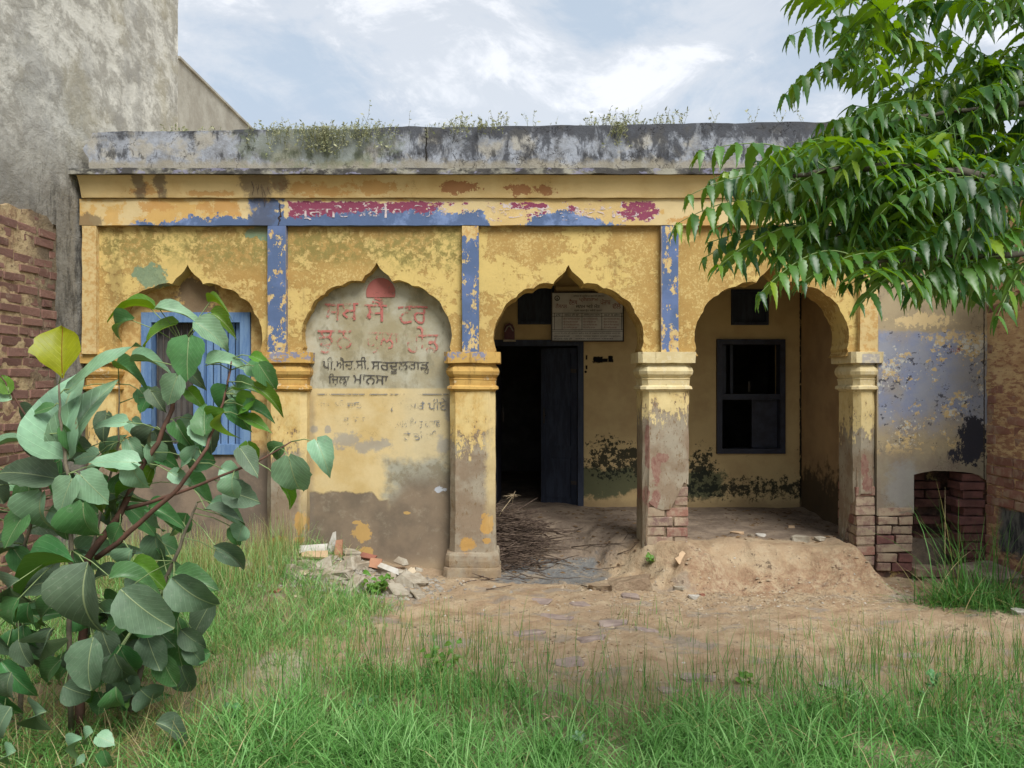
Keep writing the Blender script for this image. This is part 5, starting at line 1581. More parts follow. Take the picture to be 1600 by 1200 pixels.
for i in range(34):
    put_leaf(random.uniform(-20, 320), random.uniform(960, 1120), random.uniform(44, 84), random.uniform(32, 60), random.uniform(-160, -20), random.uniform(5, 45), random.choice(['dusty', 'dusty', 'green']), random.uniform(3.25, 3.6), 1)
for i in range(32):
    put_leaf(random.uniform(30, 380), random.uniform(620, 880), random.uniform(34, 62), random.uniform(24, 44), random.uniform(-170, -10), random.uniform(10, 60), random.choice(['green', 'pale', 'pale', 'lime', 'dusty']), random.uniform(3.3, 3.6), random.choice([0, 0, 1]))
for i in range(26):
    put_leaf(random.uniform(-200, 0), random.uniform(620, 1150), random.uniform(60, 100), random.uniform(40, 70), random.uniform(-160, -20), random.uniform(10, 50), random.choice(['green', 'pale', 'dusty']), random.uniform(3.1, 3.7), random.choice([0, 1]))


def small_plant(name, label, X, Y, h, n, ls, mt, seed, cat='weed', zb=None):
    """low leafy weed: a few stems with small leaves"""
    rr = random.Random(seed)
    z = gz(X, Y) if zb is None else zb
    t = thing(name, label, cat, (X, Y, z))
    mb = MB(); spots = []
    for i in range(max(3, n // 6)):
        a = rr.uniform(0, 2 * pi); l = h * rr.uniform(.5, 1.1)
        e = Vector((X + cos(a) * l * .6, Y + sin(a) * l * .4, z + l * rr.uniform(.4, 1)))
        b = Vector((X, Y, z)); m = b.lerp(e, .5) + Vector((0, 0, l * .15))
        mb.tube([b, m, e], [.003, .0024, .0012], 5)
        spots += [m, e, b.lerp(e, .75) + Vector((0, 0, l * .08))]
    mb.build('stem', M['stem_green'], t, True)
    for i in range(n):
        p = rr.choice(spots) + Vector((rr.gauss(0, h * .14), rr.gauss(0, h * .1), rr.gauss(0, h * .1)))
        a = rr.uniform(0, 2 * pi)
        tt = Vector((cos(a), sin(a) * .7, rr.uniform(-.4, .3))).normalized()
        nr = Vector((rr.uniform(-.3, .3), -.5, .8)); nr = (nr - tt * nr.dot(tt)).normalized(); s = tt.cross(nr)
        l = ls * rr.uniform(.6, 1.2)
        link('leaf', LM[mt, 0, rr.randrange(3)], t, Matrix.Translation(p) @ Matrix((s, tt, nr)).transposed().to_4x4() @ Matrix.Diagonal((l * .8, l, l, 1)))


p = gp2(588, 930); small_plant('weed', 'bright green leafy weed growing in front of the rubble heap', p.x, p.y, .17, 60, .05, 'lime', 4)
p = gp2(1016, 882); small_plant('seedling', 'tiny bright green seedling at the foot of the bare brick column', p.x, p.y - .02, .1, 9, .05, 'lime', 6)
p = gp2(30, 760); small_plant('weed', 'light green weed in the grass behind the shrub', -2.6, 4.9, .3, 40, .06, 'lime', 8)

for px, py, h, n, mt, lab in [(690, 1050, .2, 30, 'lime', 'pale yellow green broad leaved weed standing in the middle of the lawn'), (560, 1120, .12, 14, 'green', 'small green broad leaved weed low in the lawn left of the middle'), (1180, 1075, .12, 12, 'lime', 'small weed with round leaves at the thin right edge of the lawn'),
                              (345, 1150, .14, 14, 'green', 'low broad leaved weed in the lawn beside the shrub'), (905, 1165, .1, 10, 'pale', 'tiny pale leaved weed near the bottom middle of the lawn'), (1450, 1100, .14, 14, 'green', 'green broad leaved weed in the right part of the lawn')]:
    p = gp2(px, py); small_plant('weed', lab, p.x, p.y, h, n, .04, mt, px)

# ------------------------------------------------------------------ neem tree reaching in from the right
def leaflet_np():
    rows = 13; vs = []; fs = []
    for j in range(rows):
        t = j / (rows - 1)
        w = .15 * sin(pi * min(1, t ** .55 * .97 + .02)) ** 1.0 * (1.12 if j % 2 else .86) if 0 < j < rows - 1 else (.02 if j == 0 else .002)
        cx = .24 * t ** 2.2
        y = t - .04 * t ** 3; z = -.30 * t ** 2
        for s in (-1, 0, 1):
            vs.append((cx + s * w, y - (.03 if s else 0) * (j % 2), z + (.05 * abs(s) if 0 < j < rows - 1 else 0)))
    for j in range(rows - 1):
        for i in range(2):
            a = j * 3 + i; fs.append((a, a + 1, a + 4, a + 3))
    return np.array(vs), np.array(fs)


LV, LF = leaflet_np()
LVm = LV * np.array([-1, 1, 1]); LFm = LF[:, ::-1]


def m_neem(kind):
    def f(g):
        g.pos()
        if kind == 'stuff': r = g.attr('tint')
        else: r = g.rnd()
        c = g.mix(r, C(46, 88, 44, .8), C(104, 152, 66, .8))
        c = g.mix(g.sm(r, .86, .9), c, C(136, 166, 52, .8))
        c = g.mix(g.cache['back'] * .7, c, C(104, 142, 62, .7))
        return {'c': c, 't': g.hsv(c, .47, 1.25, 1.9)}
    return f


M['neem'] = material('neem', m_neem('obj'), rough=.36, spec=.5, trans=.38)
M['neem_stuff'] = material('neem_stuff', m_neem('stuff'), rough=.36, spec=.5, trans=.38)
M['neem_bark'] = simple('neem_bark', C(98, 92, 78), C(72, 68, 58), 10, .85, .2, .2, .7, .01)
M['rachis'] = simple('rachis', C(134, 156, 84), C(112, 136, 70), 10, .6)
NT = thing('neem_tree', 'green neem tree with drooping toothed leaves reaching in at the upper right', 'tree', (3.5, 2.5, 0))
LIMBS = [[(2900, 330, 2.35), (2200, 330, 2.3), (1750, 330, 2.2), (1620, 300, 2.16), (1500, 270, 2.1), (1400, 262, 2.06), (1310, 262, 2.02), (1240, 275, 1.98)],
         [(2900, 260, 2.35), (2200, 140, 2.4), (1800, 20, 2.35), (1640, -30, 2.3), (1520, -40, 2.25), (1420, -25, 2.2), (1350, 0, 2.16)],
         [(2200, 330, 2.3), (1800, 380, 2.1), (1640, 390, 2.05), (1520, 400, 2.0), (1420, 405, 1.98), (1350, 410, 1.96)],
         [(1800, 60, 2.35), (1660, 150, 2.4), (1540, 170, 2.38), (1440, 180, 2.34), (1360, 195, 2.3)],
         [(2200, 140, 2.4), (2000, -60, 2.6), (1800, -160, 2.7), (1600, -180, 2.7)],
         [(1620, 300, 2.16), (1500, 330, 2.3), (1400, 350, 2.36), (1300, 370, 2.36)]]
NPT = []
for i, L in enumerate(LIMBS):
    w = [at(*p) for p in L]
    fin = []
    for a, b in zip(w[:-1], w[1:]):
        for k in range(4): fin.append(a.lerp(b, k / 4) + Vector((random.uniform(-1, 1), random.uniform(-1, 1), random.uniform(-1, 1))) * .006)
    fin.append(w[-1])
    r0 = (.022, .012, .010, .009, .02, .007)[i]
    mb = MB(); mb.tube(fin, [r0 * (1 - .9 * k / (len(fin) - 1)) + .003 for k in range(len(fin))], 7)
    mb.build('branch', M['neem_bark'], NT, True)
    NPT += fin
fork = at(2900, 295, 2.35)
mb = MB(); mb.tube([(4.15, 2.5, -.1), (4.13, 2.48, .8), (4.1, 2.44, 1.5), (fork.x, fork.y, fork.z), (4.2, 2.5, 3.4), (4.0, 2.7, 4.4)], [.16, .13, .12, .11, .08, .03], 12)
mb.wob(.01, 5); mb.build('trunk', M['neem_bark'], NT, True)
FR = [  # outline sprays: base px, tip px, distance of base and tip
    (1385, 25, 1230, 58, 2.2, 2.1), (1350, 92, 1222, 152, 2.25, 2.15), (1345, 8, 1235, 2, 2.2, 2.1), (1430, 130, 1290, 110, 2.3, 2.2), (1300, 268, 1088, 238, 2.02, 1.95), (1250, 285, 1072, 308, 1.98, 1.9), (1230, 330, 1054, 352, 2.0, 1.92), (1280, 355, 1118, 420, 2.05, 1.95),
    (1320, 395, 1184, 462, 1.98, 1.9), (1260, 275, 1130, 270, 2.1, 2.1), (1400, 405, 1250, 445, 2.0, 1.92), (1440, 405, 1340, 478, 2.0, 1.92), (1500, 402, 1420, 460, 2.0, 1.95), (1560, 400, 1470, 455, 2.0, 1.95), (1620, 395, 1556, 500, 2.0, 1.9), (1470, 190, 1275, 195, 2.3, 2.2), (1400, 255, 1240, 225, 2.1, 2.05),
    (1480, 268, 1320, 235, 2.08, 2.0), (1360, 262, 1205, 320, 2.04, 1.95), (1420, 262, 1290, 330, 2.06, 1.98), (1500, 272, 1370, 340, 2.05, 1.95), (1560, 290, 1430, 300, 2.0, 1.9), (1620, 300, 1470, 350, 2.0, 1.9), (1660, 310, 1540, 250, 2.0, 1.88), (1580, 290, 1500, 400, 2.0, 1.9)]
rr = random.Random(12)
while len(FR) < 370:
    L = LIMBS[rr.choice([0, 0, 0, 0, 1, 1, 1, 2, 2, 3, 3, 3, 5, 5, 4])]
    i = rr.randrange(1, len(L)); t = rr.random()
    b = [L[i - 1][k] + (L[i][k] - L[i - 1][k]) * t for k in range(3)]
    if b[0] > 1900: continue
    b[0] += rr.gauss(0, 25); b[1] += rr.gauss(0, 42); b[2] += rr.uniform(-.1, .45)
    ln = rr.uniform(95, 200)
    a = rr.gauss(pi * 1.02, .6)
    dy = ln * abs(sin(a)) * (1 if rr.random() < .7 else -1) * .8
    tx, ty = b[0] + ln * cos(a), b[1] + dy
    # stay inside the outline of the crown
    if tx < 1240 and not (245 < ty < 420 and b[1] > 225): continue
    if tx < 1085 or ty > 470 - max(0, 1400 - tx) * .18: continue
    if ty < 200 and tx < 1275 + (50 if ty > 120 else 0): continue
    if b[1] < 215 and 1400 < tx < 1520 and 40 < ty < 120 and rr.random() < .6: continue
    FR.append((b[0], b[1], tx, ty, b[2] + rr.uniform(-.05, .15), b[2] + rr.uniform(-.22, .2)))
foliV, foliF, foliA = [], [], []; nv = 0; count = 0
nm = []
LMESH = {}
for mir in (0, 1):
    me = mesh_np('leaflet', LVm if mir else LV, LFm if mir else LF, M['neem'], True); LMESH[mir] = me
UP = Vector((0, 0, 1))
for fi, (bx_, by_, tx_, ty_, Yb, Yt) in enumerate(FR):
    b, t = at(bx_, by_, Yb), at(tx_, ty_, Yt)
    ax = t - b; L = ax.length
    arch = rr.uniform(.06, .16) * L
    N = 9
    rach = [b + ax * s + UP * arch * (4 * s * (1 - s)) * (1 - .3 * s) - UP * 0 for s in np.linspace(0, 1, N)]
    q = min(NPT, key=lambda p: (p - b).length)
    single = fi < 22
    pts = ([q.lerp(b, .3)] if (q - b).length < .25 else []) + rach
    if single:
        mb = MB(); mb.tube(pts, [.003] + [.0022 * (1 - .6 * i / (len(pts) - 2)) for i in range(len(pts) - 1)], 5)
        spray = mb.build('leaf_spray', M['rachis'], NT, True)
    else:
        mb = MB(); mb.tube(pts, .0018, 3, False)
        fv, ff = np.array(mb.v), np.array(mb.f)
        foliV.append(fv); foliF.append(ff + nv); foliA.append(np.full(len(fv), .8)); nv += len(fv)
    npair = rr.choice([6, 7, 7, 8]); flat = rr.random() < (.5 if tx_ > 1300 else .25)
    tint = rr.random() * .6 if rr.random() < .85 else rr.uniform(.7, 1)
    for k in range(npair):
        s = .16 + .8 * k / (npair - 1)
        i = min(N - 2, int(s * (N - 1))); u_ = s * (N - 1) - i
        p = rach[i].lerp(rach[i + 1], u_)
        fw = (rach[min(N - 1, i + 1)] - rach[i]).normalized()
        sd_ = fw.cross(UP).normalized()
        ll = (.066 + .022 * sin(pi * (s * .8 + .15))) * rr.uniform(.85, 1.12) * (.72 if k == npair - 1 else 1)
        for sg in (-1, 1) if k < npair - 1 else (-1, 1, 0):
            if sg: d = sd_ * sg * rr.uniform(.5, .85) + fw * rr.uniform(.3, .6) - UP * rr.uniform(.35, .95)
            else: d = fw - UP * .5
            if flat: d.z += .45
            d.normalize()
            nr = UP * .8 + sd_ * sg * .55 - fw * rr.uniform(-.3, .5) + Vector((rr.uniform(-.15, .15), rr.uniform(-.15, .15), 0))
            nr = (nr - d * nr.dot(d)).normalized(); xx = d.cross(nr)
            mir = 1 if sg < 0 else 0
            wsc = ll * rr.uniform(.95, 1.2)
            if single and count < 300:
                mw = Matrix.Translation(p) @ Matrix((xx, d, nr)).transposed().to_4x4() @ Matrix.Diagonal((wsc, ll, ll, 1))
                link('leaflet', LMESH[mir], spray, mw); count += 1
            else:
                R = np.array([xx, d, nr]); base = (LVm if mir else LV) * np.array([wsc, ll, ll])
                foliV.append(base @ R + np.array(p)); foliF.append((LFm if mir else LF) + nv); nv += len(base)
                foliA.append(np.full(len(base), min(1, max(0, tint + rr.uniform(-.2, .2)))))
link('foliage', mesh_np('foliage', np.concatenate(foliV), np.concatenate(foliF), M['neem_stuff'], True, {'tint': np.concatenate(foliA)}), NT, kind='stuff')


# ------------------------------------------------------------------ weeds on the parapet
M['roofweed'] = material('roofweed', lambda g: {'c': g.mix(g.attr('tint'), C(140, 148, 104), C(208, 208, 168))}, rough=.8, trans=.25)
def ztop(x): return fz(200) - .037 + (x + 3.5) / 6 * .09


def weed_arrays(rr, X, Y, z, h, ns, hang=False):
    mb = MB(); tint = []
    for i in range(ns):
        a = rr.uniform(0, 2 * pi); l = h * rr.uniform(.35, 1)
        if hang: d = Vector((rr.uniform(-.5, .5), -.12 * rr.random(), -1)) * l
        else: d = Vector((cos(a) * .45, sin(a) * .3, 1)) * l
        b = Vector((X + rr.gauss(0, .03), Y, z)); e = b + d
        m = b.lerp(e, .5) + Vector((rr.uniform(-.1, .1) * l, -.03 * hang, rr.uniform(0, .12) * l))
        n0 = len(mb.v); mb.tube([b, m, e], [.0016, .0013, .0009], 3, False)
        tint += [rr.uniform(.2, .8)] * (len(mb.v) - n0)
        for k in range(int(4 + l * 50)):
            s = rr.uniform(.15, 1.02); p = b.lerp(m, s * 2) if s < .5 else m.lerp(e, s * 2 - 1)
            w = rr.uniform(.004, .011) * (1.9 if s > .88 else 1)
            v = Vector((rr.gauss(0, 1), rr.gauss(0, 1), rr.gauss(.2, .8))).normalized(); q = v.cross(Vector((rr.gauss(0, 1), rr.gauss(0, 1), rr.gauss(0, 1)))).normalized()
            n0 = len(mb.v)
            mb.add([p, p + v * w + q * w * .45, p + v * w * 2.1, p + v * w - q * w * .45], [(0, 1, 2, 3)])
            tint += [rr.random()] * 4
    return mb, tint


def weed_obj(name, mb, tint, **pr):
    V = np.array([tuple(v) for v in mb.v]); F = np.array(mb.f)
    return link(name, mesh_np(name, V, F, M['roofweed'], False, {'tint': np.array(tint)}), **pr)


rr = random.Random(9)
for px, hp, ns, lab, grp in [(x, rr.uniform(10, 22), 6, 'short dry weed in the dense fringe on the left part of the parapet', 'weeds in the left fringe of the parapet') for x in range(396, 606, 9)] + \
        [(x, rr.uniform(12, 26), 6, 'wispy weed in the fringe on the middle of the parapet', 'weeds in the middle fringe of the parapet') for x in range(690, 800, 8)] + \
        [(x, rr.uniform(12, 30), 6, 'wispy flowering weed in the fringe above the third arch', 'weeds in the fringe above the third arch') for x in range(918, 1066, 8)] + \
        [(x, rr.uniform(6, 14), 5, 'low yellow green weed on the left end of the parapet', 'weeds on the left end of the parapet') for x in range(258, 340, 10)] + \
        [(561, 42, 2, 'single tall weed stalk on the parapet above the second arch', None), (830, 26, 4, 'lone weed standing on the parapet right of the middle fringe', None), (866, 20, 2, 'thin weed sprig just right of the lone weed on the parapet', None), (635, 22, 3, 'arching thin weed on the parapet between the left and middle fringes', None),
         (1118, 30, 3, 'bent weed on the parapet right of the arch fringe', None), (1172, 28, 3, 'upright twin stemmed weed on the right part of the parapet', None), (1215, 22, 3, 'thin weed on the parapet beside the neem leaves', None), (1255, 20, 2, 'last thin weed on the parapet before the neem leaves', None)]:
    X = fx(px + rr.uniform(-3, 3)) * 6.5 / 6.4
    mb, tint = weed_arrays(rr, X, rr.uniform(6.44, 6.56), ztop(X) - .01, hp / 140, ns)
    pr = dict(label=lab, category='weed')
    if grp: pr['group'] = grp
    weed_obj('roof_weed', mb, tint, **pr)
for x0, x1, y, n, h, lab in [(395, 600, 197, 60, .26, 'tangled grey green creeper hanging over the left part of the parapet'), (955, 985, 196, 12, .24, 'small creeper hanging over the parapet above the third arch'), (690, 780, 198, 14, .1, 'thin dry strands hanging over the middle of the parapet')]:
    A_, tt = MB(), []
    for i in range(n):
        X = fx(rr.gauss((x0 + x1) / 2 + (20 if n > 50 else 0), (x1 - x0) / 4.5))
        mb, tint = weed_arrays(rr, X, 6.375 - .03 * rr.random(), ztop(X) + .01, h * rr.uniform(.4, 1.1), 3, True)
        A_.add(mb.v, mb.f); tt += tint
    weed_obj('creeper', A_, tt, label=lab, category='creeper')
# roots clinging to the frieze
mb = MB()
for i in range(9):
    x = fx(396 + i * 3.4); z = fz(276); pts = [(x, 6.31, z)]
    for k in range(6): x += rr.uniform(-.02, .02); z -= rr.uniform(.02, .05); pts.append((x, 6.33 + .012 * k, z))
    mb.tube(pts, [.004 - .0005 * k for k in range(7)], 4, False)
mb.build('dry_roots', M['twig'], None, True, label='brown dry roots clinging to the cornice above the first blue strip', category='roots')


# ------------------------------------------------------------------ painted lettering and the signboard
def text_mesh(body, name, mat):
    """outline of a line of text, filled by winding number, scaled later"""
    c = bpy.data.curves.new('text', 'FONT'); c.body = body; c.size = 1; c.resolution_u = 3; c.fill_mode = 'FRONT'
    c.dimensions = '3D'; c.fill_mode = 'NONE' if False else 'HALF' if False else c.fill_mode
    o = bpy.data.objects.new('text', c); COL.objects.link(o)
    c.extrude = .01
    for fm in ('NONE', 'HALF'):
        try: c.fill_mode = fm; break
        except TypeError: pass
    dg = bpy.context.evaluated_depsgraph_get()
    me = bpy.data.meshes.new_from_object(o.evaluated_get(dg))
    bpy.data.objects.remove(o); bpy.data.curves.remove(c)
    return me


def text_fill(body, bold=.014):
    c = bpy.data.curves.new('text', 'FONT'); c.body = body; c.size = 1; c.resolution_u = 3; c.offset = bold
    o = bpy.data.objects.new('text', c); COL.objects.link(o)
    c.fill_mode = 'NONE'
    dg = bpy.context.evaluated_depsgraph_get()
    me = bpy.data.meshes.new_from_object(o.evaluated_get(dg))
    bpy.data.objects.remove(o)
    vs = [Vector((v.co.x, v.co.y)) for v in me.vertices]; es = [tuple(e.vertices) for e in me.edges]
    nxt = {}
    bpy.data.meshes.remove(me)
    r = geometry.delaunay_2d_cdt(vs, es, [], 0, 1e-5)
    V2 = np.array([(v.x, v.y) for v in r[0]]); T = []
    for f in r[2]:
        for k in range(1, len(f) - 1): T.append((f[0], f[k], f[k + 1]))
    T = np.array(T)
    P0 = np.array([vs[a] for a, b in es]); P1 = np.array([vs[b] for a, b in es])
    Cn = V2[T].mean(1)
    wn = np.zeros(len(Cn))
    for k in range(len(es)):
        (x0, y0), (x1, y1) = P0[k], P1[k]
        if y0 == y1: continue
        cr = (x1 - x0) * (Cn[:, 1] - y0) - (Cn[:, 0] - x0) * (y1 - y0)
        wn += ((y0 <= Cn[:, 1]) & (y1 > Cn[:, 1]) & (cr > 0)) * 1 - ((y0 > Cn[:, 1]) & (y1 <= Cn[:, 1]) & (cr < 0)) * 1
    T = T[np.abs(wn) > .5]
    used = np.unique(T); mp = {u_: i for i, u_ in enumerate(used)}
    return V2[used], np.vectorize(mp.get)(T)


def m_worn(col, thr, scale=22):
    def f(g):
        n = g.n(scale, 6, .7, 3) * .6 + g.n(5, 4, .6, 4) * .4
        return {'c': shade(g, col, .15), 'a': g.sm(n, thr - .05, thr + .05)}
    return f


M['ink_emblem'] = material('ink_emblem', m_worn(C(184, 96, 88), .40)); M['ink_red'] = material('ink_red', m_worn(C(196, 100, 92), .485)); M['ink_pink'] = material('ink_pink', m_worn(C(206, 118, 106), .515)); M['ink_grey'] = material('ink_grey', m_worn(C(88, 84, 80), .45))
M['ink_faint'] = material('ink_faint', m_worn(C(132, 136, 140), .52)); M['ink_black'] = material('ink_black', m_worn(C(40, 38, 40), .3)); M['ink_sign'] = material('ink_sign', m_worn(C(160, 70, 64), .3))
M['ink_blueblack'] = material('ink_blueblack', m_worn(C(60, 60, 70), .5))


def letters(body, x0, x1, y0, y1, Y, mat, parent, name='lettering'):
    """fit a line of text into a box given in facade units at distance Y"""
    try: V2, T = text_fill(body, .035 if mat in ('ink_black', 'ink_sign') else .014)
    except Exception as e: print('text', body, e); return
    lo, hi = V2.min(0), V2.max(0)
    k = 1200 / Y
    X0, X1, Z0, Z1 = (x0 - 800) / k, (x1 - 800) / k, 1.6 + (600 - y1) / k, 1.6 + (600 - y0) / k
    q = (V2 - lo) / (hi - lo)
    V = np.stack([X0 + q[:, 0] * (X1 - X0), np.full(len(q), Y), Z0 + q[:, 1] * (Z1 - Z0)], 1)
    if Y < 7:
        V[:, 0] += .006 * fbm(V[:, 0] * 40, V[:, 2] * 40, 5, 2) + .004 * fbm(V[:, 0] * 9, V[:, 2] * 5, 8, 2); V[:, 2] += .006 * fbm(V[:, 0] * 40, V[:, 2] * 40, 15, 2) + .012 * fbm(V[:, 0] * 7, V[:, 0] * 0, 18, 2)
    return link(name, mesh_np(name, V, T, M[mat]), parent)


bw = next(o for o in B.children if o.name.startswith('blind_wall'))
YL = 6.562
letters('ਸਬ', 507, 560, 474, 500, YL, 'ink_red', bw); letters('ਸੈਂ', 570, 604, 464, 502, YL, 'ink_red', bw); letters('ਟਰ', 622, 668, 478, 506, YL, 'ink_red', bw)
letters('ਝੁਨ', 496, 552, 516, 552, YL, 'ink_red', bw); letters('ਕੁਲਾ', 572, 624, 519, 552, YL, 'ink_pink', bw); letters('ਰੀਂਡ', 634, 686, 510, 552, YL, 'ink_pink', bw)
letters('ਪੀ.ਐਚ.ਸੀ.', 504, 576, 558, 577, YL, 'ink_grey', bw); letters('ਸਰਦੂਲਗੜ', 580, 670, 565, 583, YL, 'ink_grey', bw); letters('ਹ', 662, 671, 576, 583, YL - .001, 'ink_grey', bw)
letters('ਿਜ਼ਲਾ', 513, 546, 583, 601, YL, 'ink_grey', bw); letters('ਹ', 536, 543, 595, 602, YL - .001, 'ink_grey', bw); letters('ਮਾਨਸਾ', 552, 606, 586, 600, YL, 'ink_grey', bw)
letters('ਕੁਦਰਤ ਦੀ ਦਾਤ', 480, 566, 625, 641, YL, 'ink_faint', bw); letters('ਨਾ ਿਮਥੋ ਪੀਏ', 610, 698, 623, 642, YL, 'ink_faint', bw); letters('ਸਪਤਾਲ ਿਵਚ ਕਰਵਾ', 600, 692, 653, 668, YL, 'ink_faint', bw)
letters('ਹੈ ਤਾਂ ਕੀ', 630, 684, 673, 688, YL, 'ink_faint', bw); letters('ਸਭ ਦਾ', 522, 570, 652, 664, YL, 'ink_faint', bw)
mb = MB(); mb.box(fx(480) * .978, fx(700) * .978, YL - .001, YL, fz(617), fz(615.6)); mb.build('painted_line', M['ink_faint'], bw)
# red dome emblem over the heading, with its dotted rim
mb = MB()
def pz(px, py): return ((px - 800) * YL / 1200, YL, 1.6 + (600 - py) * YL / 1200)
c0 = pz(595, 465)
arc = [pz(595 + 23 * cos(pi * k / 18), 458 - 24 * sin(pi * k / 18)) for k in range(19)]
mb.add([pz(595, 458)] + arc + [pz(573, 464.5), pz(617, 464.5)], [(0, k + 1, k + 2) for k in range(18)] + [(0, 19, 20, 21), (0, 21, 1)])
mb.build('emblem', M['ink_emblem'], bw)
mb = MB()
for k in range(30):
    a = pi * k / 29; x, y = 595 + 26.5 * cos(a), 459 - 27.5 * sin(a)
    q = [pz(x - .6, y - .6), pz(x + .6, y - .6), pz(x + .6, y + .6), pz(x - .6, y + .6)]
    mb.add(q, [(0, 1, 2, 3)])
mb.build('emblem_rim', M['ink_pink'], bw)
fr = next(o for o in B.children if o.name.startswith('frieze'))
M['ink_white'] = material('ink_white', m_worn(C(222, 204, 204), .535, 16))
letters('ਪ੍ਰਾਇਮਰੀ ਸਿਹਤ', 458, 700, 320, 344, 6.3955, 'ink_white', fr); letters('ਕੇਂਦਰ ਝੁਨੀਰ', 740, 1004, 320, 344, 6.3955, 'ink_white', fr)
letters('ndian', 1481, 1503, 541, 550, 6.416, 'ink_red', pier)

M['signwhite'] = simple('signwhite', C(232, 230, 224), C(210, 206, 198), 5, .5, .3, .08, .1)
SB = thing('signboard', 'white printed signboard with black and red lettering hung above the verandah door', 'signboard', (bx(918), YB - .08, bz(532)))
YS = YB - .09
def sx_(px): return (px - 800) / 1200 * YS
def sz_(py): return 1.6 + (600 - py) / 1200 * YS
mb = MB(); mb.box(sx_(863), sx_(973), YS, YS + .02, sz_(532), sz_(458)); mb.build('board', M['signwhite'], SB)
frame_mb(sx_(863) - .012, sx_(973) + .012, sz_(532) - .012, sz_(458) + .012, YS - .008, YS + .03, .012).build('frame', M['iron'], SB)
for y0, y1, x0, x1 in [(489, 489.6, 863, 973), (494, 494.5, 863, 973), (515, 515.6, 863, 973), (517.5, 518, 863, 973)]:
    mb = MB(); mb.box(sx_(x0), sx_(x1), YS - .002, YS - .0005, sz_(y1), sz_(y0)); mb.build('rule', M['ink_black'], SB)
for x in (866, 878, 909, 940, 971):
    mb = MB(); mb.box(sx_(x), sx_(x + .6), YS - .003, YS - .0007, sz_(515), sz_(489)); mb.build('rule', M['ink_black'], SB)
Yt = YS - .003
letters('ਜਨਮ ਅਤੇ ਮੌਤ', 900, 937, 475, 481, Yt, 'ink_black', SB); letters('ਦਰਜ ਕਰਵਾਉਣ ਸਬੰਧੀ ਸੂਚਨਾ', 897, 941, 483, 487.5, Yt, 'ink_black', SB)
for w, x0, x1, y0, y1 in [('ਨੈਸ਼ਨਲ', 868, 886, 474, 483), ('ਹੈਲਥ', 889, 902, 467, 476), ('ਪ੍ਰੋਗਰਾਮ', 905, 934, 464, 472), ('ਪੰਜਾਬ', 938, 954, 467, 476), ('ਵੱਲੋਂ', 957, 970, 473, 482)]: letters(w, x0, x1, y0, y1, Yt, 'ink_sign', SB)
letters('ਸਿਹਤ ਤੇ ਪਰਿਵਾਰ ਭਲਾਈ ਵਿਭਾਗ', 896, 944, 461, 463.5, Yt, 'ink_black', SB)
for w, x0, x1 in [('ਨੰ', 868, 876), ('ਜਨਮ ਦੀ ਥਾਂ', 882, 904), ('ਰਜਿਸਟਰਾਰ ਦਫ਼ਤਰ', 912, 938), ('ਸਮਾਂ ਤੇ ਫੀਸ', 944, 968)]: letters(w, x0, x1, 490.2, 493.4, Yt, 'ink_black', SB)
for k in range(4):
    for x0, x1 in ((880, 906), (911, 934), (943, 968)): letters('ਪਿੰਡ ਦਾ ਸਬ ਸੈਂਟਰ ਦਰਜ ਕਰਨ', x0, x1 - (k * 3 % 5), 496.5 + k * 4.5, 499.5 + k * 4.5, Yt, 'ink_sign', SB)
letters('ਜਨਮ ਤੇ ਮੌਤ ਦੀ ਸੂਚਨਾ ਤੁਰੰਤ ਨੇੜੇ ਦੇ ਦਫ਼ਤਰ ਵਿਚ ਦਰਜ ਕਰਵਾਓ', 866, 969, 519.5, 522, Yt, 'ink_black', SB)
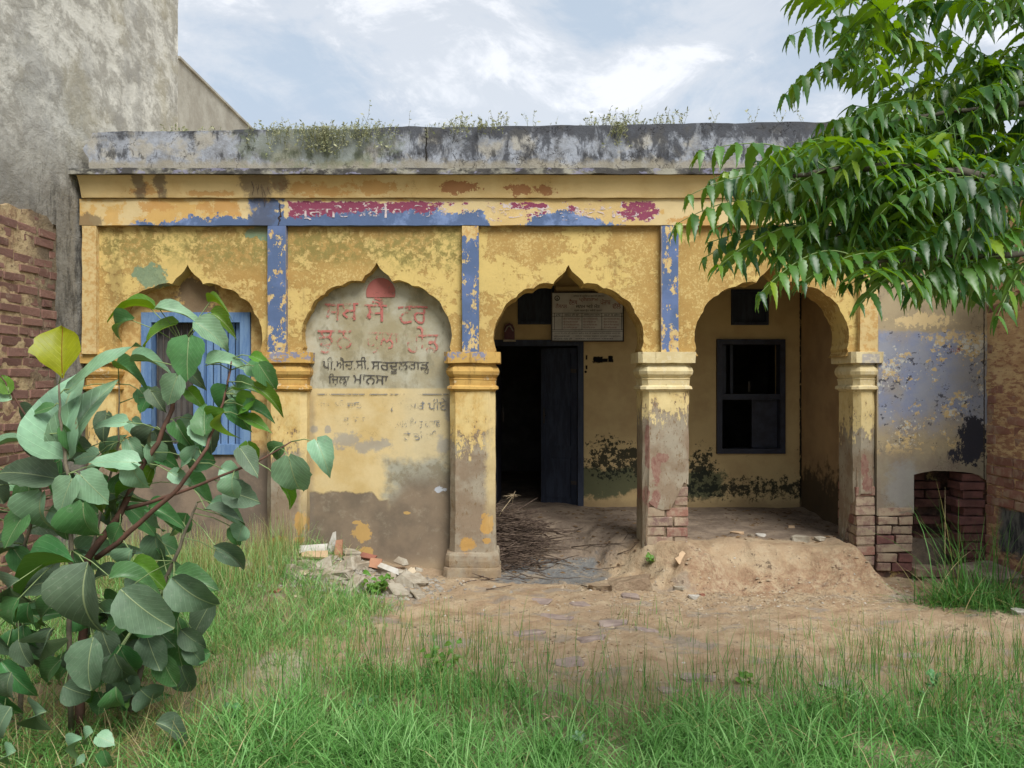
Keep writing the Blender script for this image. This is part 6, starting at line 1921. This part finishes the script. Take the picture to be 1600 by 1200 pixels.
letters('ਵਧੇਰੇ ਜਾਣਕਾਰੀ ਲਈ', 865, 890, 524, 526.5, Yt, 'ink_black', SB); letters('ਸਿਵਲ ਸਰਜਨ ਦਫ਼ਤਰ ਮਾਨਸਾ ਸਰਦੂਲਗੜ', 899, 970, 524, 526.5, Yt, 'ink_black', SB)
letters('ਸੰਪਰਕ ਕਰੋ ਜੀ', 865, 894, 528, 530.5, Yt, 'ink_black', SB); letters('ਜ਼ਿਲਾ ਮਾਨਸਾ ਪੰਜਾਬ', 899, 958, 528, 530.5, Yt, 'ink_black', SB)
for px, mt in ((870.5, 'ink_black'), (964, 'ink_sign')):
    mb = MB(); pts = [(sx_(px + 4.2 * cos(a)), Yt, sz_(466 + 4.2 * sin(a))) for a in np.linspace(0, 2 * pi, 17)[:-1]]; pi_ = [(sx_(px + 3 * cos(a)), Yt, sz_(466 + 3 * sin(a))) for a in np.linspace(0, 2 * pi, 17)[:-1]]
    mb.add(pts + pi_, [(k, (k + 1) % 16, (k + 1) % 16 + 16, k + 16) for k in range(16)])
    mb.add([(sx_(px - 1.4), Yt, sz_(468)), (sx_(px + 1.4), Yt, sz_(468)), (sx_(px), Yt, sz_(464))], [(0, 1, 2)])
    mb.build('emblem', M[mt], SB)
# small arched plaque above the door
M['plaque'] = simple('plaque', C(120, 62, 66), C(92, 52, 62), 14, .5, .3, .2, .3)
PQ = thing('plaque', 'small dark red arched plaque above the left end of the verandah door', 'plaque', (bx(796), YB - .03, bz(533)))
mb = MB(); mb.prism([(bx(788), bz(531)), (bx(804), bz(531)), (bx(804), bz(514)), (bx(801), bz(508)), (bx(796), bz(505)), (bx(790), bz(508)), (bx(788), bz(514))], YB - .05, YB - .022); mb.build('tablet', M['plaque'], PQ)
mb = MB(); mb.box(bx(786.5), bx(806), YB - .065, YB - .022, bz(534), bz(531.2)); mb.build('sill', M['ceiling'], PQ)
mb = MB(); mb.tube([(bx(789), YB - .055, bz(519)), (bx(793), YB - .055, bz(511)), (bx(797), YB - .055, bz(510)), (bx(802), YB - .055, bz(518))], .007, 5); mb.build('garland', M['whitetile'], PQ)
